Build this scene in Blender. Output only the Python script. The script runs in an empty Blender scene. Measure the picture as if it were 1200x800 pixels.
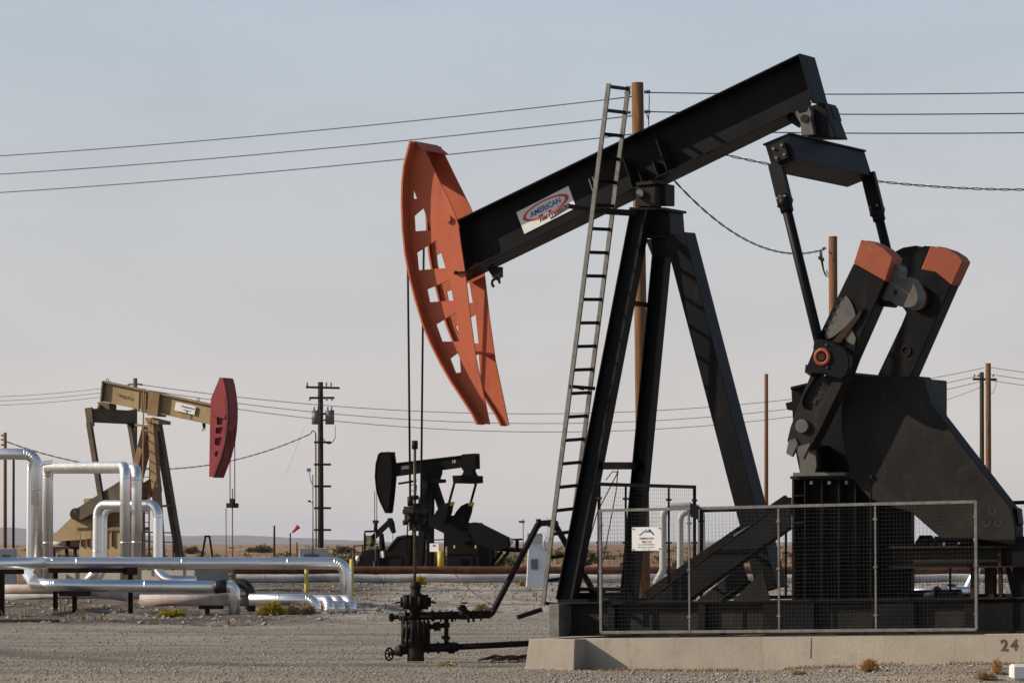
import bpy, bmesh, math, random
from mathutils import Vector, Matrix, noise
from mathutils.geometry import tessellate_polygon

rnd = random.Random(7)
SC = bpy.context.scene
COL = SC.collection
FPX, CX, HY, ZC = 4540.0, 600.0, 636.0, 1.85      # focal length in px of a 1200 px frame, centre, horizon row, eye height
R = math.radians
V = Vector
ZUP = V((0, 0, 1))

# ------------------------------------------------------------------ camera, light, sky
cam_d = bpy.data.cameras.new('camera')
cam = bpy.data.objects.new('camera', cam_d)
COL.objects.link(cam)
cam.location = (0, 0, ZC)
cam.rotation_euler = (R(90), 0, 0)
cam_d.sensor_width = 36
cam_d.lens = 36 * FPX / 1200
cam_d.shift_y = (HY - 400) / 1200
cam_d.clip_start = 0.5
cam_d.clip_end = 40000
SC.camera = cam

SUN_EL, SUN_AZ = 27.0, 0.5          # sun stands square to the left of the view
to_sun = V((-math.cos(R(SUN_EL)) * math.cos(R(SUN_AZ)), math.cos(R(SUN_EL)) * math.sin(R(SUN_AZ)), math.sin(R(SUN_EL))))
sd = bpy.data.lights.new('sun', 'SUN')
sd.energy = 5.0
sd.angle = R(0.5)
sd.color = (1.0, 0.87, 0.70)
so = bpy.data.objects.new('sun', sd)
COL.objects.link(so)
so.rotation_euler = to_sun.to_track_quat('Z', 'Y').to_euler()

w = bpy.data.worlds.new('World')
SC.world = w
w.use_nodes = True
nt = w.node_tree
nt.nodes.clear()
wo = nt.nodes.new('ShaderNodeOutputWorld')
bg = nt.nodes.new('ShaderNodeBackground')
sk = nt.nodes.new('ShaderNodeTexSky')
sk.sky_type = 'NISHITA'
sk.sun_disc = False
sk.sun_elevation = R(SUN_EL)
sk.sun_rotation = math.atan2(to_sun.x, to_sun.y)
sk.air_density = 1.0
sk.dust_density = 1.2
sk.ozone_density = 1.0
bg.inputs['Strength'].default_value = 0.10
# a thin high overcast veils the blue: greyer towards the horizon, blue left overhead
tc = nt.nodes.new('ShaderNodeTexCoord')
sx = nt.nodes.new('ShaderNodeSeparateXYZ')
ramp = nt.nodes.new('ShaderNodeValToRGB')
nt.links.new(tc.outputs['Generated'], sx.inputs[0])
nt.links.new(sx.outputs['Z'], ramp.inputs[0])
cr = ramp.color_ramp
cr.elements[0].position = 0.0; cr.elements[0].color = (0.92, 0.92, 0.92, 1)
cr.elements[1].position = 0.38; cr.elements[1].color = (0.0, 0.0, 0.0, 1)
e = cr.elements.new(0.16); e.color = (0.82, 0.82, 0.82, 1)
vr = nt.nodes.new('ShaderNodeValToRGB')
nt.links.new(sx.outputs['Z'], vr.inputs[0])
vc = vr.color_ramp
vc.elements[0].position = 0.0; vc.elements[0].color = (0.725, 0.655, 0.610, 1)
vc.elements[1].position = 0.145; vc.elements[1].color = (0.505, 0.580, 0.660, 1)
e = vc.elements.new(0.055); e.color = (0.630, 0.612, 0.615, 1)
vm = nt.nodes.new('ShaderNodeVectorMath'); vm.operation = 'SCALE'
vm.inputs['Scale'].default_value = 10.0
nt.links.new(vr.outputs[0], vm.inputs[0])
cn = nt.nodes.new('ShaderNodeTexNoise'); cn.inputs['Scale'].default_value = 16.0; cn.inputs['Detail'].default_value = 5
cm = nt.nodes.new('ShaderNodeMapping'); cm.inputs['Scale'].default_value = (1, 1, 2.6)
nt.links.new(tc.outputs['Generated'], cm.inputs[0]); nt.links.new(cm.outputs[0], cn.inputs['Vector'])
mr = nt.nodes.new('ShaderNodeMapRange')
mr.inputs['To Min'].default_value = 0.90; mr.inputs['To Max'].default_value = 1.09
nt.links.new(cn.outputs['Fac'], mr.inputs['Value'])
vm2 = nt.nodes.new('ShaderNodeVectorMath'); vm2.operation = 'SCALE'
nt.links.new(vm.outputs[0], vm2.inputs[0]); nt.links.new(mr.outputs[0], vm2.inputs['Scale'])
mx = nt.nodes.new('ShaderNodeMix'); mx.data_type = 'RGBA'
nt.links.new(ramp.outputs[0], mx.inputs[0])
nt.links.new(sk.outputs[0], mx.inputs[6])
nt.links.new(vm2.outputs[0], mx.inputs[7])
nt.links.new(mx.outputs[2], bg.inputs['Color'])
nt.links.new(bg.outputs[0], wo.inputs[0])

SC.view_settings.view_transform = 'Standard'
SC.view_settings.look = 'None'
SC.view_settings.exposure = 0.0
SC.view_settings.gamma = 1.0
SC.render.engine = 'CYCLES'
SC.cycles.max_bounces = 6
SC.cycles.volume_bounces = 0

# ------------------------------------------------------------------ materials
def mat(name, col, rough=0.6, metal=0.0, col2=None, scale=3.0, detail=6, bump=0.0, bscale=40.0, lo=0.35, hi=0.65, spec=0.5, rvar=0.0, stretch=None, wear=()):
    m = bpy.data.materials.new(name)
    m.use_nodes = True
    t = m.node_tree
    b = t.nodes['Principled BSDF']
    b.inputs['Roughness'].default_value = rough
    b.inputs['Metallic'].default_value = metal
    b.inputs['Specular IOR Level'].default_value = spec
    co = t.nodes.new('ShaderNodeTexCoord')
    src = co.outputs['Object']
    if stretch:
        mp = t.nodes.new('ShaderNodeMapping'); mp.inputs['Scale'].default_value = stretch
        t.links.new(src, mp.inputs[0]); src = mp.outputs[0]
    n = t.nodes.new('ShaderNodeTexNoise')
    n.inputs['Scale'].default_value = scale
    n.inputs['Detail'].default_value = detail
    n.inputs['Roughness'].default_value = 0.65
    t.links.new(src, n.inputs['Vector'])
    r = t.nodes.new('ShaderNodeValToRGB')
    c2 = col2 or tuple(min(1, c * 1.35) for c in col)
    r.color_ramp.elements[0].position = lo; r.color_ramp.elements[0].color = (*col, 1)
    r.color_ramp.elements[1].position = hi; r.color_ramp.elements[1].color = (*c2, 1)
    t.links.new(n.outputs['Fac'], r.inputs[0])
    colr = r.outputs[0]
    for (wc, wsc, wst, wlo, whi, wmax) in wear:      # stains and scuffs: colour, scale, stretch, threshold, strength
        mp = t.nodes.new('ShaderNodeMapping'); mp.inputs['Scale'].default_value = wst; t.links.new(co.outputs['Object'], mp.inputs[0])
        wn = t.nodes.new('ShaderNodeTexNoise'); wn.inputs['Scale'].default_value = wsc; wn.inputs['Detail'].default_value = 8; wn.inputs['Roughness'].default_value = 0.7
        t.links.new(mp.outputs[0], wn.inputs['Vector'])
        q = t.nodes.new('ShaderNodeMapRange'); q.inputs[1].default_value = wlo; q.inputs[2].default_value = whi; q.inputs[4].default_value = wmax
        t.links.new(wn.outputs['Fac'], q.inputs[0])
        x = t.nodes.new('ShaderNodeMix'); x.data_type = 'RGBA'; t.links.new(q.outputs[0], x.inputs[0]); t.links.new(colr, x.inputs[6]); x.inputs[7].default_value = (*wc, 1)
        colr = x.outputs[2]
    t.links.new(colr, b.inputs['Base Color'])
    if rvar:
        q = t.nodes.new('ShaderNodeMapRange')
        q.inputs['To Min'].default_value = max(0.02, rough - rvar); q.inputs['To Max'].default_value = rough + rvar
        t.links.new(n.outputs['Fac'], q.inputs['Value']); t.links.new(q.outputs[0], b.inputs['Roughness'])
    if bump:
        n2 = t.nodes.new('ShaderNodeTexNoise'); n2.inputs['Scale'].default_value = bscale; n2.inputs['Detail'].default_value = 5
        t.links.new(src, n2.inputs['Vector'])
        bp = t.nodes.new('ShaderNodeBump'); bp.inputs['Strength'].default_value = bump; bp.inputs['Distance'].default_value = 0.02
        t.links.new(n2.outputs['Fac'], bp.inputs['Height']); t.links.new(bp.outputs[0], b.inputs['Normal'])
    return m

M = {}
M['black'] = mat('black_paint', (0.0022, 0.0028, 0.0048), 0.50, 0, (0.0085, 0.0085, 0.0085), 1.7, 8, 0.05, 14, 0.38, 0.75, 0.12, 0.12, wear=(((0.030, 0.016, 0.010), 3.0, (1, 1, 1), .60, .72, .8), ((0.030, 0.028, 0.025), 2.2, (5, 5, .6), .58, .75, .6)))
M['black_dust'] = mat('dusty_black_paint', (0.008, 0.0078, 0.0075), 0.6, 0, (0.024, 0.0215, 0.0185), 2.2, 8, 0.08, 20, 0.35, 0.72, 0.15, 0.1, wear=(((0.045, 0.022, 0.012), 3.0, (1, 1, 1), .60, .72, .8), ((0.055, 0.050, 0.043), 2.2, (5, 5, .6), .58, .75, .5)))
M['grey_iron'] = mat('grey_cast_iron', (0.055, 0.053, 0.050), 0.6, 0.0, (0.10, 0.095, 0.088), 5, 8, 0.15, 30, spec=0.5, wear=(((0.05, 0.026, 0.015), 5.0, (1, 1, 1), .58, .70, .8),))
M['orange'] = mat('orange_paint', (0.40, 0.078, 0.027), 0.55, 0, (0.47, 0.105, 0.044), 2.5, 8, 0.04, 18, 0.3, 0.75, 0.35, 0.08, wear=(((0.17, 0.032, 0.014), 1.4, (4, 4, .5), .56, .74, .55), ((0.10, 0.05, 0.03), 9.0, (1, 1, 1), .66, .74, .7), ((0.50, 0.19, 0.10), 3.0, (1, 1, 1), .58, .75, .45)))
M['orange_shaded'] = mat('shaded_orange_paint', (0.24, 0.050, 0.020), 0.55, 0, (0.32, 0.075, 0.032), 2.5, 8, 0.04, 18, 0.3, 0.75, 0.35, 0.08, wear=(((0.17, 0.032, 0.014), 1.4, (4, 4, .5), .56, .74, .55), ((0.10, 0.05, 0.03), 9.0, (1, 1, 1), .66, .74, .7), ((0.50, 0.19, 0.10), 3.0, (1, 1, 1), .58, .75, .45)))  # orange darkened to paint the tips' shade into the colour; wear layers kept
M['red'] = mat('faded_red_paint', (0.21, 0.019, 0.025), 0.6, 0, (0.26, 0.035, 0.040), 1.5, 6, 0, 10, spec=0.3, wear=(((0.12, 0.02, 0.02), 1.2, (3, 3, .5), .56, .74, .6),))
M['tan'] = mat('tan_paint', (0.29, 0.205, 0.105), 0.6, 0, (0.36, 0.265, 0.145), 1.2, 7, 0, 10, spec=0.3, wear=(((0.10, 0.06, 0.03), 1.0, (3, 3, .5), .52, .72, .75), ((0.12, 0.045, 0.02), 3.0, (1, 1, 1), .62, .72, .7)))
M['tan_dark'] = mat('brown_stained_paint', (0.060, 0.043, 0.028), 0.65, 0, (0.12, 0.085, 0.05), 1.4, 7, spec=0.3)
M['tan_rust'] = mat('tan_paint_with_rust', (0.17, 0.095, 0.045), 0.7, 0, (0.27, 0.17, 0.085), 1.0, 8, spec=0.3)
M['far_black'] = mat('old_black_paint', (0.0035, 0.0032, 0.0034), 0.7, 0, (0.0055, 0.005, 0.005), 1.0, 7, spec=0.05, wear=(((0.022, 0.012, 0.008), 1.5, (2, 2, .7), .62, .74, .35),))
M['rust_black'] = mat('oily_black_iron', (0.0045, 0.0035, 0.0028), 0.6, 0, (0.018, 0.012, 0.008), 7, 8, 0.3, 40, spec=0.2)
M['rust'] = mat('rusty_steel', (0.070, 0.024, 0.013), 0.8, 0, (0.145, 0.058, 0.030), 2.5, 8, 0.15, 30, spec=0.2)
M['rust_dark'] = mat('dark_rusty_steel', (0.020, 0.011, 0.008), 0.8, 0, (0.05, 0.024, 0.014), 4, 8, 0.2, 30, spec=0.2)
M['alu'] = mat('aluminium_cladding', (0.87, 0.87, 0.87), 0.33, 0.94, (0.94, 0.93, 0.92), 1.1, 5, 0.04, 2.5, 0.3, 0.7, rvar=0.08, wear=(((0.50, 0.47, 0.43), 1.5, (1, 1, 1), .55, .72, .40),))
M['alu_dull'] = mat('dull_aluminium_cladding', (0.80, 0.79, 0.78), 0.38, 0.92, (0.90, 0.89, 0.87), 1.6, 6, 0.05, 2.5, rvar=0.08, wear=(((0.48, 0.44, 0.40), 1.8, (2, 2, .5), .54, .72, .45),))
M['pipe_grey'] = mat('grey_primed_pipe', (0.36, 0.355, 0.34), 0.6, 0, (0.50, 0.49, 0.47), 1.5, 6)
M['wrap'] = mat('pinkish_pipe_wrap', (0.33, 0.26, 0.22), 0.75, 0, (0.52, 0.44, 0.40), 2.5, 6, 0.4, 6)
M['rubber'] = mat('black_rubber', (0.008, 0.008, 0.008), 0.5, 0, (0.014, 0.014, 0.014), 9)
M['white_pipe'] = mat('chalky_white_pipe', (0.24, 0.23, 0.22), 0.8, 0, (0.50, 0.485, 0.47), 0.9, 8, 0.2, 12)
M['concrete'] = mat('weathered_concrete', (0.30, 0.265, 0.220), 0.9, 0, (0.41, 0.367, 0.307), 1.1, 10, 0.25, 26, 0.3, 0.7, 0.2, wear=(((0.17, 0.135, 0.10), 1.5, (2.5, 2.5, .35), .54, .72, .6), ((0.10, 0.09, 0.08), 7.0, (1, 1, 1), .66, .74, .5), ((0.50, 0.46, 0.40), 2.5, (1, 1, 2.5), .60, .75, .5)))
M['galv'] = mat('galvanised_steel', (0.10, 0.097, 0.092), 0.55, 0.3, (0.19, 0.183, 0.17), 9, 6)
M['mesh'] = mat('dull_fence_wire', (0.040, 0.040, 0.040), 0.6, 0.2, (0.065, 0.064, 0.062), 3, 4)
M['wood'] = mat('orange_brown_pole_wood', (0.085, 0.040, 0.018), 0.85, 0, (0.25, 0.12, 0.052), 4, 8, 0.4, 20, 0.3, 0.7, 0.2, stretch=(6, 6, 0.35))
M['wood_dark'] = mat('dark_tarred_pole_wood', (0.030, 0.022, 0.016), 0.85, 0, (0.075, 0.050, 0.032), 4, 8, 0.3, 20, 0.3, 0.7, 0.2, stretch=(6, 6, 0.35))
M['wire'] = mat('dull_grey_wire', (0.035, 0.035, 0.037), 0.6, 0.2, (0.05, 0.05, 0.05))
M['wire_far'] = mat('far_grey_wire', (0.10, 0.10, 0.105), 0.6, 0.2, (0.13, 0.13, 0.13))
M['trafo'] = mat('transformer_grey', (0.10, 0.105, 0.115), 0.5, 0, (0.14, 0.145, 0.155), 2)
M['porcelain'] = mat('dark_porcelain', (0.03, 0.025, 0.022), 0.3, 0)
M['yellow'] = mat('yellow_paint', (0.50, 0.37, 0.045), 0.55, 0, (0.60, 0.46, 0.09), 3, 6)
M['white'] = mat('white_panel', (0.66, 0.66, 0.65), 0.5, 0, (0.76, 0.76, 0.75), 3, 6)
M['white_tank'] = mat('white_shed_paint', (0.60, 0.61, 0.65), 0.55, 0, (0.72, 0.73, 0.77), 0.8, 6)
M['grey_box'] = mat('light_grey_cabinet', (0.36, 0.36, 0.37), 0.6, 0, (0.46, 0.46, 0.47), 1.2, 6)
M['ink_blue'] = mat('blue_lettering', (0.02, 0.055, 0.33), 0.5, 0, (0.025, 0.065, 0.36))
M['ink_red'] = mat('red_lettering', (0.50, 0.022, 0.020), 0.5, 0, (0.55, 0.03, 0.025))
M['ink_black'] = mat('black_lettering', (0.010, 0.010, 0.012), 0.5, 0, (0.015, 0.015, 0.017))
M['ink_navy'] = mat('navy_print', (0.012, 0.035, 0.12), 0.5, 0, (0.02, 0.06, 0.18))
M['ink_sky'] = mat('light_blue_print', (0.16, 0.38, 0.58), 0.5, 0, (0.22, 0.46, 0.66))
M['stencil'] = mat('worn_stencil_paint', (0.05, 0.035, 0.025), 0.9, 0, (0.17, 0.13, 0.10), 14, 6, lo=0.4, hi=0.75)
M['windsock'] = mat('red_orange_fabric', (0.62, 0.07, 0.055), 0.8, 0, (0.70, 0.10, 0.08))
M['shrub_y'] = mat('yellow_green_rabbitbrush', (0.30, 0.25, 0.035), 0.9, 0, (0.58, 0.45, 0.065), 9, 4, spec=0.1)
M['shrub_dry'] = mat('dry_tan_brush', (0.30, 0.215, 0.12), 0.9, 0, (0.50, 0.37, 0.21), 8, 4, spec=0.1)
M['tumble'] = mat('orange_tumbleweed', (0.46, 0.27, 0.11), 0.9, 0, (0.68, 0.46, 0.22), 8, 4, spec=0.1)
M['shrub_far'] = mat('olive_saltbush', (0.085, 0.080, 0.042), 0.9, 0, (0.20, 0.175, 0.095), 2, 4, spec=0.1)
M['drygrass'] = mat('dry_grass_blades', (0.25, 0.15, 0.085), 0.9, 0, (0.38, 0.25, 0.15), 0.05, 4, spec=0.1)
M['hill'] = mat('far_hill_ground', (0.20, 0.155, 0.12), 0.95, 0, (0.26, 0.205, 0.165), 0.002, 6, spec=0.0)
M['pebble'] = mat('gravel_stones', (0.085, 0.075, 0.063), 0.9, 0, (0.50, 0.46, 0.41), 37, 2, spec=0.2, lo=0.3, hi=0.7)

# ------------------------------------------------------------------ tagging and building
def tag(o, label=None, cat=None, group=None, kind=None):
    if label: o['label'] = label
    if cat: o['category'] = cat
    if group: o['group'] = group
    if kind: o['kind'] = kind
    return o

def thing(name, loc, label, cat, group=None):
    o = bpy.data.objects.new(name, None)
    o.empty_display_size = 0.3
    COL.objects.link(o)
    o.location = loc
    return tag(o, label, cat, group)

def rootloc(o):
    while o.parent: o = o.parent
    return o.location.copy()

class B:
    """collects world-space shapes and links them as one mesh object"""
    def __init__(s): s.bm = bmesh.new()
    def face(s, vs, smooth=False):
        try:
            f = s.bm.faces.new(vs); f.smooth = smooth
            return f
        except ValueError:
            return None
    def prism(s, pts, shift):
        """closed polygon (world points) pushed along shift"""
        return s.plate([pts], shift)
    def plate(s, loops, shift):
        loops = [[V(p) for p in l] for l in loops]
        flat = [p for l in loops for p in l]
        tris = tessellate_polygon(loops)
        a = [s.bm.verts.new(p) for p in flat]
        b = [s.bm.verts.new(p + shift) for p in flat]
        simple = len(loops) == 1
        if simple and len(flat) <= 4:
            s.face(a); s.face(b[::-1])
        else:
            for t in tris:
                s.face([a[i] for i in t]); s.face([b[i] for i in reversed(t)])
        k = 0
        for l in loops:
            n = len(l)
            for i in range(n):
                j = (i + 1) % n
                s.face([a[k + j], a[k + i], b[k + i], b[k + j]])
            k += n
        return s
    def bar(s, p0, p1, wd, ht, up=ZUP):
        """box from p0 to p1; ht across the plane of up, wd sideways"""
        p0, p1 = V(p0), V(p1)
        d = (p1 - p0).normalized()
        side = d.cross(up)
        if side.length < 1e-5: side = d.cross(V((1, 0, 0)))
        side.normalize(); u = side.cross(d).normalized()
        q = [p0 + side * (wd / 2 * i) + u * (ht / 2 * j) for i, j in ((-1, -1), (1, -1), (1, 1), (-1, 1))]
        return s.prism(q, p1 - p0)
    def box(s, c, sx, sy, sz, ax=V((1, 0, 0)), ay=V((0, 1, 0)), az=ZUP):
        c = V(c)
        q = [c + ax * (sx / 2 * i) + ay * (sy / 2 * j) - az * (sz / 2) for i, j in ((-1, -1), (1, -1), (1, 1), (-1, 1))]
        return s.prism(q, az * sz)
    def ibeam(s, p0, p1, h, wd, tf=0.025, tw=0.02, up=ZUP):
        p0, p1 = V(p0), V(p1)
        d = (p1 - p0).normalized(); side = d.cross(up).normalized(); u = side.cross(d).normalized()
        s.bar(p0 + u * (h / 2 - tf / 2), p1 + u * (h / 2 - tf / 2), wd, tf, up)
        s.bar(p0 - u * (h / 2 - tf / 2), p1 - u * (h / 2 - tf / 2), wd, tf, up)
        s.bar(p0, p1, tw, h - 2 * tf, up)
        return s
    def tube(s, pts, r, seg=12, caps=True, rfun=None):
        pts = [V(p) for p in pts]
        n = len(pts)
        rings = []
        d0 = (pts[1] - pts[0]).normalized()
        ref = ZUP if abs(d0.z) < 0.9 else V((1, 0, 0))
        nrm = (ref - d0 * ref.dot(d0)).normalized()
        for i, p in enumerate(pts):
            if i == 0: d = d0
            elif i == n - 1: d = (pts[-1] - pts[-2]).normalized()
            else: d = ((pts[i + 1] - p).normalized() + (p - pts[i - 1]).normalized()).normalized()
            nrm = (nrm - d * nrm.dot(d)).normalized()
            bi = d.cross(nrm)
            rr = r[i] if isinstance(r, (list, tuple)) else r
            rings.append([s.bm.verts.new(p + (nrm * math.cos(2 * math.pi * k / seg) + bi * math.sin(2 * math.pi * k / seg)) * rr) for k in range(seg)])
        for i in range(n - 1):
            for k in range(seg):
                s.face([rings[i][k], rings[i][(k + 1) % seg], rings[i + 1][(k + 1) % seg], rings[i + 1][k]], True)
        if caps:
            s.face(rings[0][::-1]); s.face(rings[-1])
        return s
    def cyl(s, p0, p1, r, seg=16, r2=None):
        return s.tube([p0, p1], [r, r if r2 is None else r2], seg)
    def ball(s, c, r, sub=2, sc=(1, 1, 1)):
        mtx = Matrix.Translation(V(c)) @ Matrix.Diagonal((r * sc[0], r * sc[1], r * sc[2], 1))
        res = bmesh.ops.create_icosphere(s.bm, subdivisions=sub, radius=1, matrix=mtx)
        for v in res['verts']:
            for f in v.link_faces: f.smooth = True
        return s
    def torus(s, c, r, tr, ax, seg=20, a0=0, a1=360, ref=None):
        ax = V(ax).normalized()
        e1 = (ref if ref is not None else (ZUP if abs(ax.z) < 0.9 else V((1, 0, 0))))
        e1 = (e1 - ax * e1.dot(ax)).normalized(); e2 = ax.cross(e1)
        full = a1 - a0 >= 360
        pts = [V(c) + (e1 * math.cos(R(a0 + (a1 - a0) * i / seg)) + e2 * math.sin(R(a0 + (a1 - a0) * i / seg))) * r for i in range(seg + 1)]
        return s.tube(pts, tr, 6, not full)
    def mesh(s, me, mtx):
        t = me.copy(); t.transform(mtx); s.bm.from_mesh(t); bpy.data.meshes.remove(t)
        return s
    def each(s, name, m, parent=None, bevel=0.0):
        """one object per loose piece"""
        left = set(s.bm.verts); out = []
        while left:
            st = [left.pop()]; isl = []
            while st:
                v = st.pop(); isl.append(v)
                for e in v.link_edges:
                    o = e.other_vert(v)
                    if o in left: left.discard(o); st.append(o)
            nb = B(); mp = {v: nb.bm.verts.new(v.co) for v in isl}
            for f in {f for v in isl for f in v.link_faces}:
                nf = nb.bm.faces.new([mp[v] for v in f.verts]); nf.smooth = f.smooth
            out.append(nb.obj(name, m, parent, bevel=bevel))
        s.bm.free()
        return out
    def obj(s, name, m, parent=None, origin=None, bevel=0.0):
        base = rootloc(parent) if parent is not None else (V(origin) if origin is not None else None)
        if base is None:
            xs = [v.co for v in s.bm.verts]
            base = V((sum(c.x for c in xs) / len(xs), sum(c.y for c in xs) / len(xs), min(c.z for c in xs)))
        bmesh.ops.translate(s.bm, verts=s.bm.verts, vec=-base)
        bmesh.ops.recalc_face_normals(s.bm, faces=s.bm.faces)
        me = bpy.data.meshes.new(name)
        s.bm.to_mesh(me); s.bm.free()
        me.materials.append(M[m] if isinstance(m, str) else m)
        o = bpy.data.objects.new(name, me)
        COL.objects.link(o)
        if parent is not None: o.parent = parent
        else: o.location = base
        if bevel:
            bv = o.modifiers.new('bevel', 'BEVEL'); bv.width = bevel; bv.segments = 1; bv.limit_method = 'ANGLE'; bv.angle_limit = R(50)
        return o

def fillet(pts, rad, n=6):
    pts = [V(p) for p in pts]
    out = [pts[0]]
    for i in range(1, len(pts) - 1):
        a, b, c = pts[i - 1], pts[i], pts[i + 1]
        d1 = (a - b).normalized(); d2 = (c - b).normalized()
        ang = d1.angle(d2)
        r = rad[i - 1] if isinstance(rad, (list, tuple)) else rad
        if ang > math.pi - 0.05 or r <= 0: out.append(b); continue
        t = min(r / math.tan(ang / 2), (a - b).length * 0.49, (c - b).length * 0.49)
        rr = t * math.tan(ang / 2)
        cen = b + (d1 + d2).normalized() * (rr / math.sin(ang / 2))
        s0, s1 = b + d1 * t - cen, b + d2 * t - cen
        tot = s0.angle(s1)
        ax = s0.cross(s1).normalized()
        for k in range(n + 1):
            out.append(cen + Matrix.Rotation(tot * k / n, 3, ax) @ s0)
    out.append(pts[-1])
    return out

def at(px, py, Y):
    return V(((px - CX) * Y / FPX, Y, ZC + (HY - py) * Y / FPX))

def round_off(ps, n=2):
    for _ in range(n):
        ps = [q for (ax, ay), (bx, by) in zip(ps, ps[1:] + ps[:1]) for q in ((ax * .75 + bx * .25, ay * .75 + by * .25), (ax * .25 + bx * .75, ay * .25 + by * .75))]
    return ps

class Frame:
    """a machine's own axes: b runs along the walking beam, n from the near side to the far side"""
    def __init__(s, px, Y, theta):
        s.O = V(((px - CX) * Y / FPX, Y, 0))
        s.b = V((math.cos(R(theta)), -math.sin(R(theta)), 0))
        s.n = V((math.sin(R(theta)), math.cos(R(theta)), 0))
    def T(s, px, py, v):
        C = V((0, 0, ZC)); d = V(((px - CX) / FPX, 1, (HY - py) / FPX))
        t = (v - s.n.dot(C - s.O)) / s.n.dot(d)
        return C + d * t
    def pts(s, ps, v): return [s.T(x, y, v) for x, y in ps]
    def plate(s, bb, ps, v0, v1, holes=()):
        return bb.plate([s.pts(ps, v0)] + [s.pts(h, v0) for h in holes], s.n * (v1 - v0))
    def bar(s, bb, a, va, c, vc, wd, ht):
        """ht in the side plane, wd along n"""
        p0, p1 = s.T(*a, va), s.T(*c, vc)
        d = (p1 - p0).normalized(); up = s.n.cross(d)
        return bb.bar(p0, p1, wd, ht, up)
    def hbeam(s, bb, a, va, c, vc, h, wd, tf=0.02, tw=0.016):
        p0, p1 = s.T(*a, va), s.T(*c, vc)
        d = (p1 - p0).normalized(); up = s.n.cross(d)
        return bb.ibeam(p0, p1, h, wd, tf, tw, up)

_fonts = {}
def text_mesh(txt, shear=0.0, bold=0.0, ext=0.002):
    cu = bpy.data.curves.new('t', 'FONT')
    cu.body = txt; cu.size = 1; cu.shear = shear; cu.offset = bold; cu.extrude = 0
    cu.align_x = 'LEFT'; cu.resolution_u = 3
    o = bpy.data.objects.new('t', cu); COL.objects.link(o)
    bpy.context.view_layer.update()
    me = bpy.data.meshes.new_from_object(o.evaluated_get(bpy.context.evaluated_depsgraph_get()))
    bpy.data.objects.remove(o); bpy.data.curves.remove(cu)
    return me
def put_text(bb, txt, org, xd, yd, width, height, shear=0.0, bold=0.0, lift=None):
    """lettering with its lower left at org filling width by height on the plane (xd, yd)"""
    me = text_mesh(txt, shear, bold)
    xs = [v.co.x for v in me.vertices]; ys = [v.co.y for v in me.vertices]
    sx_, sy_ = width / (max(xs) - min(xs)), height / (max(ys) - min(ys))
    z = xd.cross(yd).normalized()
    m = Matrix.Identity(4)
    for i in range(3):
        m[i][0] = xd[i] * sx_; m[i][1] = yd[i] * sy_; m[i][2] = z[i]; m[i][3] = org[i] - xd[i] * sx_ * min(xs) - yd[i] * sy_ * min(ys)
    bb.mesh(me, m); bpy.data.meshes.remove(me)
    return bb

def catenary(a, c, sag, n=28):
    a, c = V(a), V(c)
    return [a.lerp(c, i / n) - ZUP * (4 * sag * (i / n) * (1 - i / n)) for i in range(n + 1)]

# ------------------------------------------------------------------ ground
def sstep(a, b, x):
    t = max(0, min(1, (x - a) / (b - a))); return t * t * (3 - 2 * t)
def edge_y(x):
    """where the levelled gravel pad ends"""
    base = 86 + 15 * sstep(-4.5, -2.0, x)
    return base + 1.3 * noise.noise(V((x * 0.35, 3.1, 0)))
def gh(x, y):
    e = edge_y(x) if 60 < y < 140 else 0
    z = 0.030 * noise.noise(V((x * 0.25, y * 0.12, 0))) + 0.012 * noise.noise(V((x * 1.3, y * 1.3, 5)))
    if 60 < y < 140:
        k = sstep(e - 1.5, e + 1.5, y)
        z += k * (0.10 * noise.fractal(V((x * 0.55, y * 0.35, 9)), 0.9, 2.1, 4) - 0.03) + 0.05 * math.exp(-((y - e) / 1.4) ** 2)
    elif 140 <= y:
        z += 0.12 * noise.noise(V((x * 0.1, y * 0.06, 2))) * sstep(140, 160, y) + 0.07 * noise.fractal(V((x * 0.55, y * 0.35, 9)), 0.9, 2.1, 4) * (1 - sstep(140, 200, y))
        z += 0.5 * noise.noise(V((x * 0.01, y * 0.008, 4))) * sstep(220, 600, y)
    # soil banked against the right part of the concrete
    z += 0.17 * sstep(2.0, 6.5, x) * sstep(50.5, 52.5, y) * (1 - sstep(60, 66, y))
    return z

TRACK_AND_SHADE_BANDS = [(58.5, 0.011, 0.75, 1.1, 0.95), (61.6, 0.0085, 0.35, 0.35, 0.5), (70.5, -0.002, 0.55, 0.0, 0.55), (73.6, -0.0025, 0.5, 0.0, 0.5), (79.0, 0.004, 0.7, 0.0, 0.5), (54.2, 0.002, 0.22, 0.1, 0.5), (55.6, 0.002, 0.22, 0.1, 0.4)]  # first band paints a rut's shade into the colour; the others are tyre tracks
def rut_shade_dirt(x, y):
    """how strongly tyre tracks and the painted shade of a rut darken the gravel"""
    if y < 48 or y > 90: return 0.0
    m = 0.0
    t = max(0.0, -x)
    for y0, k, wd, grow, amt in TRACK_AND_SHADE_BANDS:
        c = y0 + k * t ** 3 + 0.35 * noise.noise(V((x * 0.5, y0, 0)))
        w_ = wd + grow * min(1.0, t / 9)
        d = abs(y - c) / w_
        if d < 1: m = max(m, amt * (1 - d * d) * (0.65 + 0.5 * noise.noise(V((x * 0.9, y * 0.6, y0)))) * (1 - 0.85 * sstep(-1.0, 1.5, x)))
    return max(0.0, min(1.0, m))
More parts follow.
